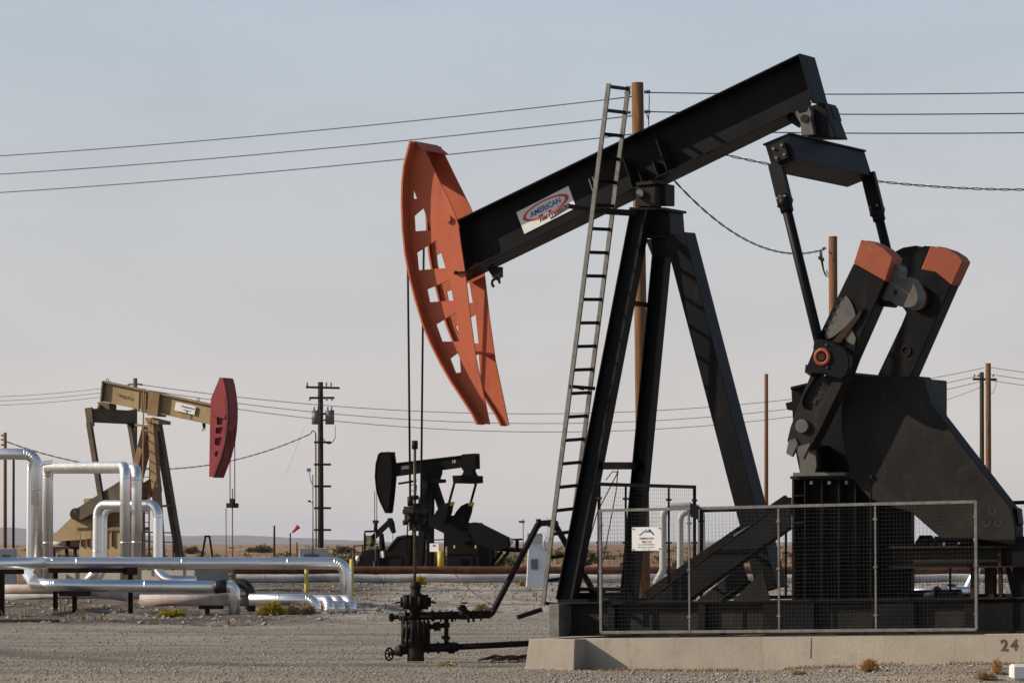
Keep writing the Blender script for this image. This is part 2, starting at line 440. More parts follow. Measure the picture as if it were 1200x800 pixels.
def build_ground():
    ys = [-60, -20, 10, 30, 42]
    y = 46.0
    while y < 120: ys.append(y); y += 0.22 if y < 57 else 0.09 if y < 66.5 else 0.42
    while y < 26500: ys.append(y); y *= 1.02
    ncol = 250
    bm = bmesh.new()
    prev = None
    for y in ys:
        half = 7 + max(0, y) * 0.16
        row = []
        for i in range(ncol + 1):
            t = -1 + 2 * i / ncol
            x = t * half if abs(t) < 0.86 else math.copysign(half * 0.86 + (abs(t) - 0.86) / 0.14 * (60 + max(0, y) * 0.9), t)
            row.append(bm.verts.new((x, y, gh(x, y))))
        if prev:
            for i in range(ncol):
                f = bm.faces.new((prev[i], prev[i + 1], row[i + 1], row[i])); f.smooth = True
        prev = row
    me = bpy.data.meshes.new('ground'); bm.to_mesh(me); bm.free()
    at_ = me.attributes.new('shade_dirt', 'FLOAT', 'POINT')
    at_.data.foreach_set('value', [rut_shade_dirt(v.co.x, v.co.y) for v in me.vertices])
    m = bpy.data.materials.new('gravel_and_desert_soil'); m.use_nodes = True
    t = m.node_tree; b = t.nodes['Principled BSDF']; b.inputs['Roughness'].default_value = 0.95
    b.inputs['Specular IOR Level'].default_value = 0.15
    co = t.nodes.new('ShaderNodeTexCoord'); sp = t.nodes.new('ShaderNodeSeparateXYZ')
    t.links.new(co.outputs['Object'], sp.inputs[0])
    def nz(sc, det=6, rough=0.6, stretch=None):
        n = t.nodes.new('ShaderNodeTexNoise'); n.inputs['Scale'].default_value = sc; n.inputs['Detail'].default_value = det; n.inputs['Roughness'].default_value = rough
        s_ = co.outputs['Object']
        if stretch:
            mp = t.nodes.new('ShaderNodeMapping'); mp.inputs['Scale'].default_value = stretch; t.links.new(s_, mp.inputs[0]); s_ = mp.outputs[0]
        t.links.new(s_, n.inputs['Vector']); return n.outputs['Fac']
    def rp(fac, stops):
        r = t.nodes.new('ShaderNodeValToRGB'); c = r.color_ramp
        c.elements[0].position, c.elements[0].color = stops[0][0], (*stops[0][1], 1)
        c.elements[1].position, c.elements[1].color = stops[-1][0], (*stops[-1][1], 1)
        for p, q in stops[1:-1]: c.elements.new(p).color = (*q, 1)
        t.links.new(fac, r.inputs[0]); return r.outputs[0]
    def mixc(f, a, c, mode='MIX'):
        x = t.nodes.new('ShaderNodeMix'); x.data_type = 'RGBA'; x.blend_type = mode
        if isinstance(f, float): x.inputs[0].default_value = f
        else: t.links.new(f, x.inputs[0])
        t.links.new(a, x.inputs[6]); t.links.new(c, x.inputs[7]); return x.outputs[2]
    def rng(v, a, c, lo=0.0, hi=1.0):
        q = t.nodes.new('ShaderNodeMapRange'); q.inputs[1].default_value = a; q.inputs[2].default_value = c; q.inputs[3].default_value = lo; q.inputs[4].default_value = hi
        t.links.new(v, q.inputs[0]); return q.outputs[0]
    def madd(a, c, k):
        q = t.nodes.new('ShaderNodeMath'); q.operation = 'MULTIPLY_ADD'; t.links.new(c, q.inputs[0]); q.inputs[1].default_value = k; t.links.new(a, q.inputs[2]); return q.outputs[0]
    vor = t.nodes.new('ShaderNodeTexVoronoi'); vor.inputs['Scale'].default_value = 26; t.links.new(co.outputs['Object'], vor.inputs['Vector'])
    stone = rp(vor.outputs['Color'], [(0.0, (0.12, 0.11, 0.095)), (0.5, (0.27, 0.25, 0.215)), (1.0, (0.43, 0.40, 0.35))])
    broad = rp(nz(0.22, 8, 0.7, (1, 0.5, 1)), [(0.3, (0.155, 0.135, 0.11)), (0.5, (0.285, 0.262, 0.225)), (0.7, (0.38, 0.35, 0.305))])
    gravel = mixc(0.45, broad, stone)
    warm = rp(nz(1.1, 6), [(0.35, (0.26, 0.20, 0.145)), (0.7, (0.255, 0.235, 0.205))])
    gravel = mixc(0.3, gravel, warm)
    track = rp(nz(1.0, 5, 0.6, (0.10, 0.55, 1)), [(0.33, (0.70, 0.69, 0.68)), (0.5, (1.0, 1.0, 1.0)), (0.68, (1.28, 1.25, 1.20))])
    gravel = mixc(1.0, gravel, track, 'MULTIPLY')
    sand = mixc(1.0, gravel, rp(nz(0.8, 5, 0.6, (0.3, 1, 1)), [(0.3, (1.05, 1.0, 0.92)), (0.7, (1.32, 1.22, 1.08))]), 'MULTIPLY')
    gravel = mixc(rng(madd(sp.outputs['Y'], nz(0.5, 4), 4.0), 59.5, 57.0), gravel, sand)
    an = t.nodes.new('ShaderNodeAttribute'); an.attribute_name = 'shade_dirt'
    oil = rp(nz(3.0, 6), [(0.3, (0.050, 0.046, 0.041)), (0.7, (0.095, 0.088, 0.077))])  # dark tone for the tyre tracks and the rut's painted shade
    gravel = mixc(an.outputs['Fac'], gravel, oil)  # darkens the tyre tracks and paints the rut's shade
    chalk = rp(nz(0.5, 9, 0.72, (1, 0.4, 1)), [(0.30, (0.12, 0.095, 0.075)), (0.47, (0.27, 0.24, 0.205)), (0.62, (0.44, 0.41, 0.37)), (0.75, (0.25, 0.20, 0.15))])
    rubble = rp(nz(0.45, 9, 0.75, (1, 0.4, 1)), [(0.32, (0.055, 0.045, 0.037)), (0.50, (0.13, 0.11, 0.092)), (0.66, (0.27, 0.245, 0.215)), (0.8, (0.33, 0.30, 0.27))])
    chalk = mixc(rng(sp.outputs['X'], -6.0, -3.6, 1.0, 0.0), chalk, rubble)
    field = rp(nz(0.035, 8, 0.7, (1, 0.3, 1)), [(0.32, (0.16, 0.105, 0.065)), (0.5, (0.30, 0.195, 0.125)), (0.72, (0.37, 0.25, 0.165))])
    ywob = madd(sp.outputs['Y'], nz(0.3, 5), 6.0)
    # the pad's far edge lies nearer on the left
    xl = rng(sp.outputs['X'], -4.5, -2.0, 86 + 3, 101 + 3)
    df = t.nodes.new('ShaderNodeMath'); df.operation = 'SUBTRACT'; t.links.new(ywob, df.inputs[0]); t.links.new(xl, df.inputs[1])
    f1 = rng(df.outputs[0], -0.8, 0.8)
    f2 = rng(ywob, 183, 205)
    c = mixc(f1, gravel, chalk); c = mixc(f2, c, field)
    t.links.new(c, b.inputs['Base Color'])
    bp = t.nodes.new('ShaderNodeBump'); bp.inputs['Strength'].default_value = 0.9; bp.inputs['Distance'].default_value = 0.035
    hs = madd(nz(14, 6, 0.75), vor.outputs['Distance'], 0.6)
    t.links.new(hs, bp.inputs['Height']); t.links.new(bp.outputs[0], b.inputs['Normal'])
    me.materials.append(m)
    o = bpy.data.objects.new('ground', me); COL.objects.link(o); tag(o, kind='structure')
build_ground()

def stones(name, label, specs):
    bm_v, bm_f = [], []
    for (n, y0, y1, xr, s0, s1, keep) in specs:
        k = 0
        while k < n:
            y = y0 + (y1 - y0) * rnd.random(); x = rnd.uniform(-1, 1) * (y * xr)
            if keep and not keep(x, y): k += 0.2; continue
            k += 1
            if y < 90 and rnd.random() < rut_shade_dirt(x, y) * 1.1: continue
            s = s0 + (s1 - s0) * rnd.random() ** 4
            z = gh(x, y) + s * 0.15
            a = rnd.random() * 6.28; ca, sa = math.cos(a), math.sin(a)
            i0 = len(bm_v)
            for dx, dy, dz in ((1, 0, 0), (0, 1, 0), (-1, 0, 0), (0, -1, 0), (0.2, 0.1, 0.8), (0, 0, -0.6)):
                q = s * rnd.uniform(0.65, 1.2)
                bm_v.append((x + (dx * ca - dy * sa) * q, y + (dx * sa + dy * ca) * q, z + dz * q * 0.75))
            for f in ((0, 1, 4), (1, 2, 4), (2, 3, 4), (3, 0, 4), (1, 0, 5), (2, 1, 5), (3, 2, 5), (0, 3, 5)):
                bm_f.append([i0 + q for q in f])
    me = bpy.data.meshes.new(name); me.from_pydata(bm_v, [], bm_f)
    me.materials.append(M['pebble'])
    o = bpy.data.objects.new(name, me); COL.objects.link(o)
    tag(o, label, 'gravel', kind='stuff')
stones('gravel', 'loose grey gravel strewn over the bare pad', [
    (42000, 50.5, 66, 0.142, 0.006, 0.034, None), (16000, 66, 104, 0.140, 0.009, 0.045, None),
    (3000, 51, 57.5, 0.14, 0.012, 0.045, lambda x, y: x > 0.5),
    (7000, 84, 180, 0.14, 0.015, 0.13, lambda x, y: y > edge_y(x))])

# ------------------------------------------------------------------ far hills
def hills():
    prof = [(-900, 629), (-400, 624), (-120, 619), (0, 618), (50, 621), (90, 627), (150, 628), (240, 627), (310, 628), (370, 631), (440, 634), (700, 634.6), (900, 634), (1200, 635), (1600, 632), (2200, 631)]
    def top(px):
        for (a, ya), (c, yc) in zip(prof, prof[1:]):
            if a <= px <= c: return ya + (yc - ya) * (px - a) / (c - a)
        return 634
    Yr = 24000.0
    bm = bmesh.new(); prev = None
    px = -900
    rows = []
    while px <= 2200:
        X = (px - CX) * Yr / FPX
        h = ZC + (HY - top(px)) * Yr / FPX + 9 * noise.fractal(V((px * 0.02, 0, 0)), 1, 2, 3)
        row = []
        for k in range(9):
            t = k / 8
            y = Yr - 2200 + 4400 * t
            z = -1.0 + (h + 1.0) * math.sin(math.pi * t) ** 1.3 + (5 * noise.noise(V((X * 0.0012, y * 0.0012, 1))) if 0 < k < 8 else 0)
            row.append(bm.verts.new((X, y, z)))
        if prev:
            for k in range(8):
                f = bm.faces.new((prev[k], row[k], row[k + 1], prev[k + 1])); f.smooth = True
        prev = row; px += 12
    me = bpy.data.meshes.new('hills'); bm.to_mesh(me); bm.free(); me.materials.append(M['hill'])
    o = bpy.data.objects.new('hills', me); COL.objects.link(o); tag(o, kind='structure')
hills()

# ================================================================== main pumpjack
F = Frame(790, 58.0, 28.0)
T = F.T
root = thing('pumpjack', T(800, 744, 0), 'big black oil pumpjack with orange horsehead standing on a concrete pad', 'pumpjack')
def sub(name, m='black', parent=root, bevel=0.006, build=None):
    bb = B(); build(bb); return bb.obj(name, m, parent, bevel=bevel)

# walking beam -----------------------------------------------------
HW = 0.28
tl, tr = T(528, 261, -HW), T(935, 63.5, -HW)
bl, br = T(528, 327, -HW), T(926, 133, -HW)
bm_dir = (tr - tl).normalized()
bm_up = F.n.cross(bm_dir)
if bm_up.z < 0: bm_up = -bm_up
bb = B()
tf = 0.028
bb.prism([tl, tr, tr - bm_up * tf, tl - bm_up * tf], F.n * 2 * HW)
bb.prism([bl, br, br + bm_up * tf, bl + bm_up * tf], F.n * 2 * HW)
w0 = F.n * (HW - 0.014)
e_b = T(951, 121, -HW)
bb.prism([tl - bm_up * tf + w0, tr - bm_up * tf + w0, e_b + w0, T(944, 113, -HW) + w0, br + bm_up * tf + w0, bl + bm_up * tf + w0], F.n * 0.028)
beam = bb.obj('walking_beam', 'black', root, bevel=0.006)
# end plate and stiffeners
bb = B()
bb.prism([tr + bm_dir * 0.002, tr + bm_dir * 0.03, e_b + bm_dir * 0.03, e_b + bm_dir * 0.002], F.n * 2 * HW)
bb.obj('end_plate', 'black', beam, bevel=0.005)
def stiff(px, py, hfrac, v0=-HW + 0.015, v1=-0.015):
    """thin plate across the web from the lower flange up, foot at the traced pixel"""
    p = T(px, py, -HW); q = p + F.n * (v0 + HW)
    bb = B(); h = 0.71 * hfrac
    d = bm_dir * 0.007
    bb.prism([q - d, q + d, q + d + bm_up * h, q - d + bm_up * h], F.n * (v1 - v0))
    bb.obj('stiffener', 'black_dust', beam)
stiff(781, 200, 0.72); stiff(741, 219, 0.66); stiff(770, 206, 0.33); stiff(752, 214, 0.28)
# tail bearing lug: web plate pair under the notch
sub('tail_plate', 'black', beam, build=lambda bb: (F.plate(bb, [(919, 135), (928, 128), (950, 119), (948, 134), (936, 150), (925, 143)], -0.17, -0.13), F.plate(bb, [(919, 135), (928, 128), (950, 119), (948, 134), (936, 150), (925, 143)], 0.2, 0.24)))
# oval badge sign on the web
p00, p10, p01 = T(614.7, 274.2, -0.02), T(675.5, 243.5, -0.02), T(606.8, 248.2, -0.02)
sxd = (p10 - p00); SWD = sxd.length; sxd.normalize()
syd = (p01 - p00); SHT = syd.length; syd = (syd - sxd * syd.dot(sxd)).normalized()
bb = B(); bb.prism([p00, p00 + sxd * SWD, p00 + sxd * SWD + syd * SHT, p00 + syd * SHT], -F.n * 0.006)
sgn = bb.obj('badge', 'white', beam)
def sgp(x, y, lift=0.010): return p00 + sxd * (x * SWD) + syd * (y * SHT) - F.n * lift
bb = B()
N = 48; ring_o, ring_i = [], []
for i in range(N):
    a = 2 * math.pi * i / N
    ring_o.append(sgp(0.51 + 0.44 * math.cos(a) * 1.0 + 0.0, 0.60 + 0.335 * math.sin(a)))
    ring_i.append(sgp(0.50 + 0.375 * math.cos(a), 0.605 + 0.275 * math.sin(a)))
bb.plate([ring_o, ring_i], -F.n * 0.002); bb.obj('oval_ring', 'ink_red', sgn)
bb = B(); put_text(bb, 'AMERICAN', sgp(0.20, 0.505), sxd, syd, SWD * 0.60, SHT * 0.235, 0.12, 0.03); bb.obj('lettering', 'ink_blue', sgn)
bb = B(); put_text(bb, 'The Producer', sgp(0.33, 0.15, 0.011), sxd, syd, SWD * 0.58, SHT * 0.27, 0.45, 0.045)
bb.bar(sgp(0.52, 0.085, 0.011), sgp(0.86, 0.165, 0.011), 0.004, 0.022, syd); bb.obj('script_lettering', 'ink_black', sgn)
# small stencilled number on the web
bb = B(); put_text(bb, '11', T(694, 224, -0.022), sxd, syd, 0.09, 0.20, 0.1); bb.each('stencil_mark', 'white', beam)
# hook under the head end
bb = B()
F.bar(bb, (575, 312), -0.1, (580, 320), -0.1, 0.10, 0.10)
bb.box(T(583, 319, -0.1), 0.14, 0.1, 0.16, F.b, F.n)
pc = T(581, 331.5, -0.1)
bb.bar(T(582, 318, -0.1), T(583, 328, -0.1), 0.06, 0.08, F.b)
bb.torus(pc, 0.065, 0.022, F.n, 14, -150, 100)
bb.obj('hook', 'black', beam)

# horsehead --------------------------------------------------------
HH = 0.31
outer_ = [(487, 167), (480, 180), (476, 196), (474, 215), (473.5, 240), (474.5, 268), (477.5, 298), (482, 322), (489, 350), (498, 380), (507, 402), (519, 426), (531, 447), (545, 468), (556, 485), (565, 496.5), (574, 497), (566, 458), (558, 420), (551, 370), (546, 325), (540, 285), (537, 262), (528, 238), (512, 206), (498, 177)]
outer = [(x + (5.5 if 1 <= i <= 14 else 2.0 if i in (0, 15) else 0), y) for i, (x, y) in enumerate(outer_)]
holes = [[(484.5, 222), (488.5, 233), (484.5, 233)],
         [(485.5, 253), (496, 244), (505, 269.5), (486.5, 271)],
         [(488.5, 296), (512, 281), (522, 314), (490.5, 316.5)],
         [(500.5, 339), (527, 328), (531, 352), (503.5, 354)],
         [(511, 380), (534.5, 366), (538, 400), (518, 400)],
         [(527.5, 420), (538, 412), (540, 436), (534, 437)]]
bb = B(); F.plate(bb, outer, -HH, -HH + 0.022, holes)
head = bb.obj('horsehead', 'orange', root, bevel=0.003)
sh = F.n * (2 * HH)
bb = B(); bb.plate([[p + sh for p in F.pts(outer, -HH)]] + [[p + sh for p in F.pts(h, -HH)] for h in holes], F.n * 0.022); bb.obj('side_plate', 'orange', head, bevel=0.003)
# curved flange along each side plate's front edge, wider than the plate; the face between them is open
th = 0.03
def flange(v0, v1):
    arc = [p + F.n * (v0 + HH) for p in F.pts(outer[:16], -HH)]
    outv = []
    for i, p in enumerate(arc):
        d = (arc[min(i + 1, len(arc) - 1)] - arc[max(i - 1, 0)]).normalized()
        nn = d.cross(F.n).normalized()
        if nn.dot(F.b) > 0: nn = -nn
        outv.append(p + nn * th)
    bb = B(); bb.prism(arc + outv[::-1], F.n * (v1 - v0)); bb.obj('front_flange', 'orange', head)
flange(-HH - 0.20, -HH + 0.05); flange(HH - 0.05, HH + 0.16)
sh = F.n * (2 * HH)
bb = B()
tp = F.pts([(486.2, 167.2), (498.5, 177)], -HH)
d = (tp[1] - tp[0]).normalized(); nn = d.cross(F.n).normalized()
if nn.z < 0: nn = -nn
bb.prism([tp[0] + nn * 0.003 - F.n * 0.05, tp[1] + nn * 0.003 - F.n * 0.05, tp[1] + nn * 0.025 - F.n * 0.05, tp[0] + nn * 0.025 - F.n * 0.05], sh + F.n * 0.12)
bb.obj('top_plate', 'orange', head)
bb = B(); a_, c_ = T(487.5, 168, -HH + 0.023), T(479.5, 202, -HH + 0.023); bb.prism([a_, c_, c_ + F.b * 0.015, a_ + F.b * 0.015], F.n * (2 * HH - 0.024)); bb.obj('nose_plate', 'orange', head)
bb = B()   # inner diaphragms
for a, c in (((545, 413), (557, 412)),):
    pa, pc_ = T(*a, -HH + 0.024), T(*c, -HH + 0.024)
    bb.bar(pa + F.n * (HH - 0.024), pc_ + F.n * (HH - 0.024), 2 * HH - 0.03, 0.014)
bb.each('diaphragm', 'orange', head)
bb = B(); bb.cyl(T(526, 257, -HH + 0.01), T(526, 257, -HH + 0.01) - F.n * 0.05, 0.055); bb.obj('hinge_pin', 'orange', head)
bb = B(); F.bar(bb, (533, 319.5), -HH - 0.03, (546, 319), -HH - 0.03, 0.03, 0.03); bb.ball(T(534, 319.5, -HH - 0.03), 0.035, 1); bb.obj('set_bolt', 'black', head)
bb = B()   # weld tabs along the curve
for px, py in ((501, 386.5), (519, 424), (537, 455), (550, 472), (558, 482)):
    p = T(px + 1.5, py, -HH - 0.004)
    bb.bar(p, p + (F.b * 0.09 + ZUP * 0.05), 0.012, 0.012)
bb.each('weld_tab', 'tan', head)

# bridle, carrier bar ------------------------------------------------
uL = T(475.2, 262, -HH).dot(F.b) + 0.005
def at_u(px_ref_v, z):   # point hanging at the horsehead's foremost line
    base = T(475.2, 262, px_ref_v)
    return base + F.b * (uL - base.dot(F.b)) + ZUP * (z - base.z)
zt = T(475, 277, 0).z
WY = at_u(0, 1).y
zc_ = ZC + (HY - 600) * WY / FPX
for v in (-0.20, 0.20):
    bb = B()
    bb.tube([at_u(v * 1.3, zt), at_u(v * 1.1, zt * 0.6 + zc_ * 0.4), at_u(v * 0.85, zc_ + 0.1)], 0.017, 8)
    bb.obj('bridle_cable', 'rust_black', root)
bb = B()
cc = at_u(0, zc_)
bb.box(cc + ZUP * 0.04, 0.17, 0.46, 0.10, F.b, F.n); bb.box(cc - ZUP * 0.06, 0.22, 0.32, 0.12, F.b, F.n); bb.cyl(cc - ZUP * 0.18, cc + ZUP * 0.14, 0.09, 12); bb.cyl(cc - ZUP * 0.16, cc - ZUP * 0.11, 0.15, 14)
bb.box(cc - ZUP * 0.22, 0.12, 0.20, 0.12, F.b, F.n)
for v in (-0.17, 0.17):
    bb.cyl(at_u(v, zc_ + 0.10), at_u(v, zc_ + 0.24), 0.045, 10); bb.ball(at_u(v, zc_ - 0.1), 0.06, 1)
for k in range(16):
    a = k * 0.9
    bb.cyl(cc + V((0.16 * math.cos(a), 0.1 * math.sin(a), 0.10 - 0.024 * k)), cc + V((0.21 * math.cos(a), 0.16 * math.sin(a), 0.09 - 0.024 * k)), 0.03, 8)
bb.obj('carrier_bar', 'rust_black', root)

# samson post --------------------------------------------------------
def post(a, va, c, vc, wd, ht):
    bb = B(); F.hbeam(bb, a, va, c, vc, ht, wd, 0.02, 0.018); return bb.obj('leg', 'black', root, bevel=0.004)
post((664, 704), -0.98, (752, 245), -0.24, 0.20, 0.28)
post((737, 704), 0.98, (779, 262), 0.24, 0.20, 0.24)
bb = B(); F.bar(bb, (905, 690), 0.25, (797, 276), 0.05, 0.40, 0.33); bb.obj('leg', 'black', root, bevel=0.006)
bb = B()
bb.bar(T(703, 545.5, -0.75), T(748, 545.5, 0.72), 0.10, 0.11)
bb.each('cross_tie', 'black', root); bb = B()
bb.bar(T(735, 354.5, -0.42), T(762, 358, 0.42), 0.08, 0.07); bb.each('cross_tie', 'black', root)
# saddle on top
bb = B()
F.plate(bb, [(737, 243), (737, 246), (779, 246), (779, 243)], -0.34, 0.42)
F.plate(bb, [(752, 247), (757, 275), (786, 275), (784, 247)], -0.1, 0.40)
F.plate(bb, [(757, 275), (757, 279), (784, 279), (784, 275)], -0.16, 0.50)
F.plate(bb, [(756, 280), (764, 300), (792, 300), (790, 280)], -0.05, 0.35)
bb.obj('saddle', 'black', root, bevel=0.006)
bb = B()
F.plate(bb, [(745, 219), (744, 242), (768, 242), (768, 217)], -0.32, -0.12)
F.plate(bb, [(745, 213.5), (745, 218), (772, 215), (772, 211)], -0.36, -0.08)
F.plate(bb, [(745, 219), (744, 242), (768, 242), (768, 217)], 0.20, 0.42)
F.plate(bb, [(752, 222), (752, 240), (780, 240), (780, 215)], -0.12, 0.20)
F.plate(bb, [(745, 213.5), (745, 218), (772, 215), (772, 211)], 0.16, 0.44)
bb.obj('saddle_bearing', 'black_dust', root, bevel=0.008)
bb = B(); c0 = T(751, 227, -0.325); bb.cyl(c0, c0 - F.n * 0.05, 0.062, 20); bb.obj('bearing_cap', 'grey_iron', root)

# ladder ---------------------------------------------------------------
lad = bpy.data.objects.new('ladder', None); COL.objects.link(lad); lad.parent = root
VN, VF = -0.98, -0.38
rails = [((713.5, 98), (636, 709), VN), ((736.5, 101), (660, 705), VF)]
for (a, c, v) in rails:
    bb = B(); F.bar(bb, a, v, c, v, 0.035, 0.065); bb.obj('rail', 'galv', lad)
n0, n1 = T(713.5, 98, VN), T(636, 709, VN); f0, f1 = T(736.5, 101, VF), T(660, 705, VF)
k = 0
while True:
    y = 101.5 + 27.55 * k
    t = (y - 98) / (709 - 98)
    if t > 0.99: break
    bb = B(); bb.bar(n0.lerp(n1, t), f0.lerp(f1, t), 0.03, 0.05); bb.each('rung', 'black', lad)
    k += 1
bb = B()
bb.bar(T(666, 241.5, -1.05), T(700, 247, -0.80), 0.02, 0.07); bb.bar(T(700, 247, -0.80), T(746, 250, -0.28), 0.05, 0.09)
bb.bar(T(667, 452.5, -1.0), T(697, 455, -0.62), 0.03, 0.05); bb.bar(T(668, 452, -1.0), T(684, 456, -0.62), 0.02, 0.03)
bb.bar(T(637, 706, VN), T(662, 709, -0.7), 0.03, 0.05)
bb.each('ladder_bracket', 'black_dust', lad)

# equalizer and pitmans ------------------------------------------------
EQ0, EQ1 = -1.42, 1.38
prof = F.pts([(897, 166.5), (922, 157), (933, 190), (907, 199)], EQ0)
pc_ = sum(prof, V()) / 4
ey = (prof[3] - prof[0]).normalized(); ex = F.n.cross(ey).normalized()
if ex.dot(F.b) < 0: ex = -ex
hh = (prof[3] - prof[0]).length / 2; hw = 0.20
bb = B()
for sgn_ in (-1, 1):
    cen = pc_ + ey * (hh - 0.015) * sgn_
    bb.prism([cen - ex * (hw + 0.03) - ey * 0.014, cen + ex * (hw + 0.03) - ey * 0.014, cen + ex * (hw + 0.03) + ey * 0.014, cen - ex * (hw + 0.03) + ey * 0.014], F.n * (EQ1 - EQ0))
g = hh - 0.03
bb.prism([pc_ - ex * hw - ey * g + F.n * 0.01, pc_ + ex * hw - ey * g + F.n * 0.01, pc_ + ex * hw + ey * g + F.n * 0.01, pc_ - ex * hw + ey * g + F.n * 0.01], F.n * (EQ1 - EQ0 - 0.02))
eq = bb.obj('equalizer', 'black', root, bevel=0.005)
bb = B(); q = pc_ - F.n * 0.012
bb.prism([q - ex * 0.11 - ey * 0.13, q + ex * 0.11 - ey * 0.13, q + ex * 0.11 + ey * 0.13, q - ex * 0.11 + ey * 0.13], -F.n * 0.03)
ep = bb.obj('end_pad', 'black_dust', eq, bevel=0.004)
bb = B()
for i in (-1, 1):
    for j in (-1, 1):
        c = q - F.n * 0.03 + ex * 0.065 * i + ey * 0.07 * j; bb.cyl(c, c - F.n * 0.03, 0.022, 6)
bb.each('bolt', 'galv', ep)
bb = B()   # tail bearing between beam and equalizer
F.plate(bb, [(938, 127), (966, 120), (972, 140), (980, 161), (946, 161), (941, 145)], -0.18, 0.26)
F.plate(bb, [(966, 126), (973, 124), (978, 140), (973, 142)], 0.0, 0.28)
bb.obj('tail_bearing', 'black', root, bevel=0.01)
bb = B()
F.plate(bb, [(932, 134), (934, 129), (937, 133), (946, 131), (948, 125), (951, 132), (950, 140), (954, 158), (939, 159), (938, 145)], -0.30, -0.19)
tb = bb.obj('bearing_housing', 'grey_iron', root, bevel=0.006)
bb = B(); c = T(943, 139, -0.30); bb.cyl(c, c - F.n * 0.02, 0.06, 16); bb.obj('bearing_cap', 'black_dust', tb)
# pitman arms
def pitman(top, vt, bot, vb):
    a, c = T(*top, vt), T(*bot, vb)
    bb = B()
    d = (c - a).normalized(); up = F.n.cross(d)
    k1 = a + d * 0.62
    bb.bar(a, k1, 0.10, 0.21, up)
    bb.cyl(k1 - d * 0.14, k1 + d * 0.12, 0.095, 10)
    bb.ball(k1 - d * 0.02, 0.13, 1)
    bb.cyl(k1, c, 0.072, 12)
    o = bb.obj('pitman_arm', 'black', root, bevel=0.004)
    bb = B(); q = k1 - F.n * 0.08
    for i in (-1, 1): bb.cyl(q + up * 0.06 * i - d * 0.1, q + up * 0.06 * i - d * 0.1 - F.n * 0.04, 0.02, 6)
    bb.each('bolt', 'galv', o)
    return c
pin = pitman((909, 192), -1.37, (962, 410), -1.62)
pitman((1017, 203), 1.32, (1052, 345), 1.42)

# cranks and counterweights ---------------------------------------------
crank_poly = [(926, 500), (922, 517), (931, 525), (948, 527), (959, 508), (994, 436), (1012, 388), (978, 378), (953, 430)]
slot = [(953, 446), (958, 437), (966, 439), (975, 445), (972, 455), (965, 470), (958, 478), (950, 481), (943, 478), (940, 471), (942, 464)]
bb = B(); F.plate(bb, crank_poly, -1.44, -1.16, [slot])
ck = bb.obj('crank', 'black_dust', root, bevel=0.012)
bb = B(); F.plate(bb, [(951, 440), (982, 440), (962, 484), (938, 484)], -1.37, -1.20); rec = bb.obj('crank_web', 'black_dust', ck)
bb = B()
ta, tb_ = T(954.5, 473, -1.375), T(967.5, 442, -1.375)
xd = (tb_ - ta); L_ = xd.length; xd.normalize(); yd = F.n.cross(xd)
if yd.dot(F.b) > 0: yd = -yd
put_text(bb, 'ML-89-47', ta - yd * 0.05, xd, yd, L_, 0.11, 0, 0.01); bb.obj('cast_lettering', 'ink_black', rec)
bb = B(); c = T(941, 499, -1.44); bb.cyl(c, c - F.n * 0.05, 0.10, 24)
bb.obj('crankshaft_end', 'grey_iron', ck, bevel=0.006)
bb = B(); F.plate(bb, [(924, 516), (932, 513), (935, 520), (928, 535), (921, 531)], -1.47, -1.40); F.plate(bb, [(934, 523), (950, 519), (941, 538), (935, 534)], -1.46, -1.38); bb.obj('clamp_lug', 'grey_iron', ck, bevel=0.004)
bb = B(); c = T(1000, 439, -1.3)
F.plate(bb, [(1000, 309), (1037, 330), (1026, 355), (988, 441), (950, 437), (944, 432), (962, 388)], -1.56, -1.20)
cw = bb.obj('counterweight', 'black', ck, bevel=0.012)
bb = B(); F.plate(bb, [(1009, 281), (1013, 283.5), (1016, 281.5), (1025, 285), (1036, 291), (1046, 301), (1037.3, 329.6), (1000.2, 308.6)], -1.564, -1.196); bb.obj('painted_tip', 'orange_shaded', cw, bevel=0.008)
bb = B(); F.plate(bb, round_off([(990, 345), (996, 351), (1001, 362), (1003, 372), (990, 384), (972, 398), (966, 396), (970, 385), (980, 364)], 1), -1.585, -1.565)
sp_ = bb.obj('scale_plate', 'grey_iron', cw, bevel=0.003)
for i, dg in enumerate('98765'):
    bb = B(); put_text(bb, dg + '0', T(983.5 - 4.3 * i, 352.5 + 9 * i, -1.588), F.b, ZUP, 0.07, 0.05, 0, 0.02); bb.obj('scale_number', 'ink_black', sp_)
bb = B(); F.plate(bb, [(990, 396), (997, 384), (1003, 396), (1001, 404), (994, 401)], -1.58, -1.565); bb.obj('lug', 'grey_iron', cw)
bb = B(); F.plate(bb, [(974, 401), (1002, 370), (1012, 360), (1008, 372), (985, 402)], -1.60, -1.566); bb.obj('wedge', 'rust_dark', cw, bevel=0.01)
# wrist pin block at the pitman's foot
bb = B(); F.plate(bb, round_off([(952, 402), (958, 396), (975, 400), (992, 408), (996, 425), (990, 445), (972, 441), (954, 432)], 1), -1.70, -1.565); wb = bb.obj('wrist_pin_block', 'black', ck, bevel=0.015)
bb = B(); c = T(963.5, 418, -1.71); bb.torus(c, 0.10, 0.032, F.n, 24); bb.obj('pin_ring', 'orange_shaded', wb)
bb = B(); bb.cyl(c + F.n * 0.02, c - F.n * 0.03, 0.055, 14); bb.obj('pin_nut', 'rust_dark', wb)
bb = B()
for px, py in ((955, 410), (968, 404), (969, 430)): bb.cyl(T(px, py, -1.70), T(px, py, -1.73), 0.02, 6)
bb.each('bolt', 'galv', wb)
bb = B(); F.plate(bb, [(944, 427), (954, 432), (950, 441), (943, 436)], -1.5, -1.3); bb.obj('end_stop', 'black_dust', ck)
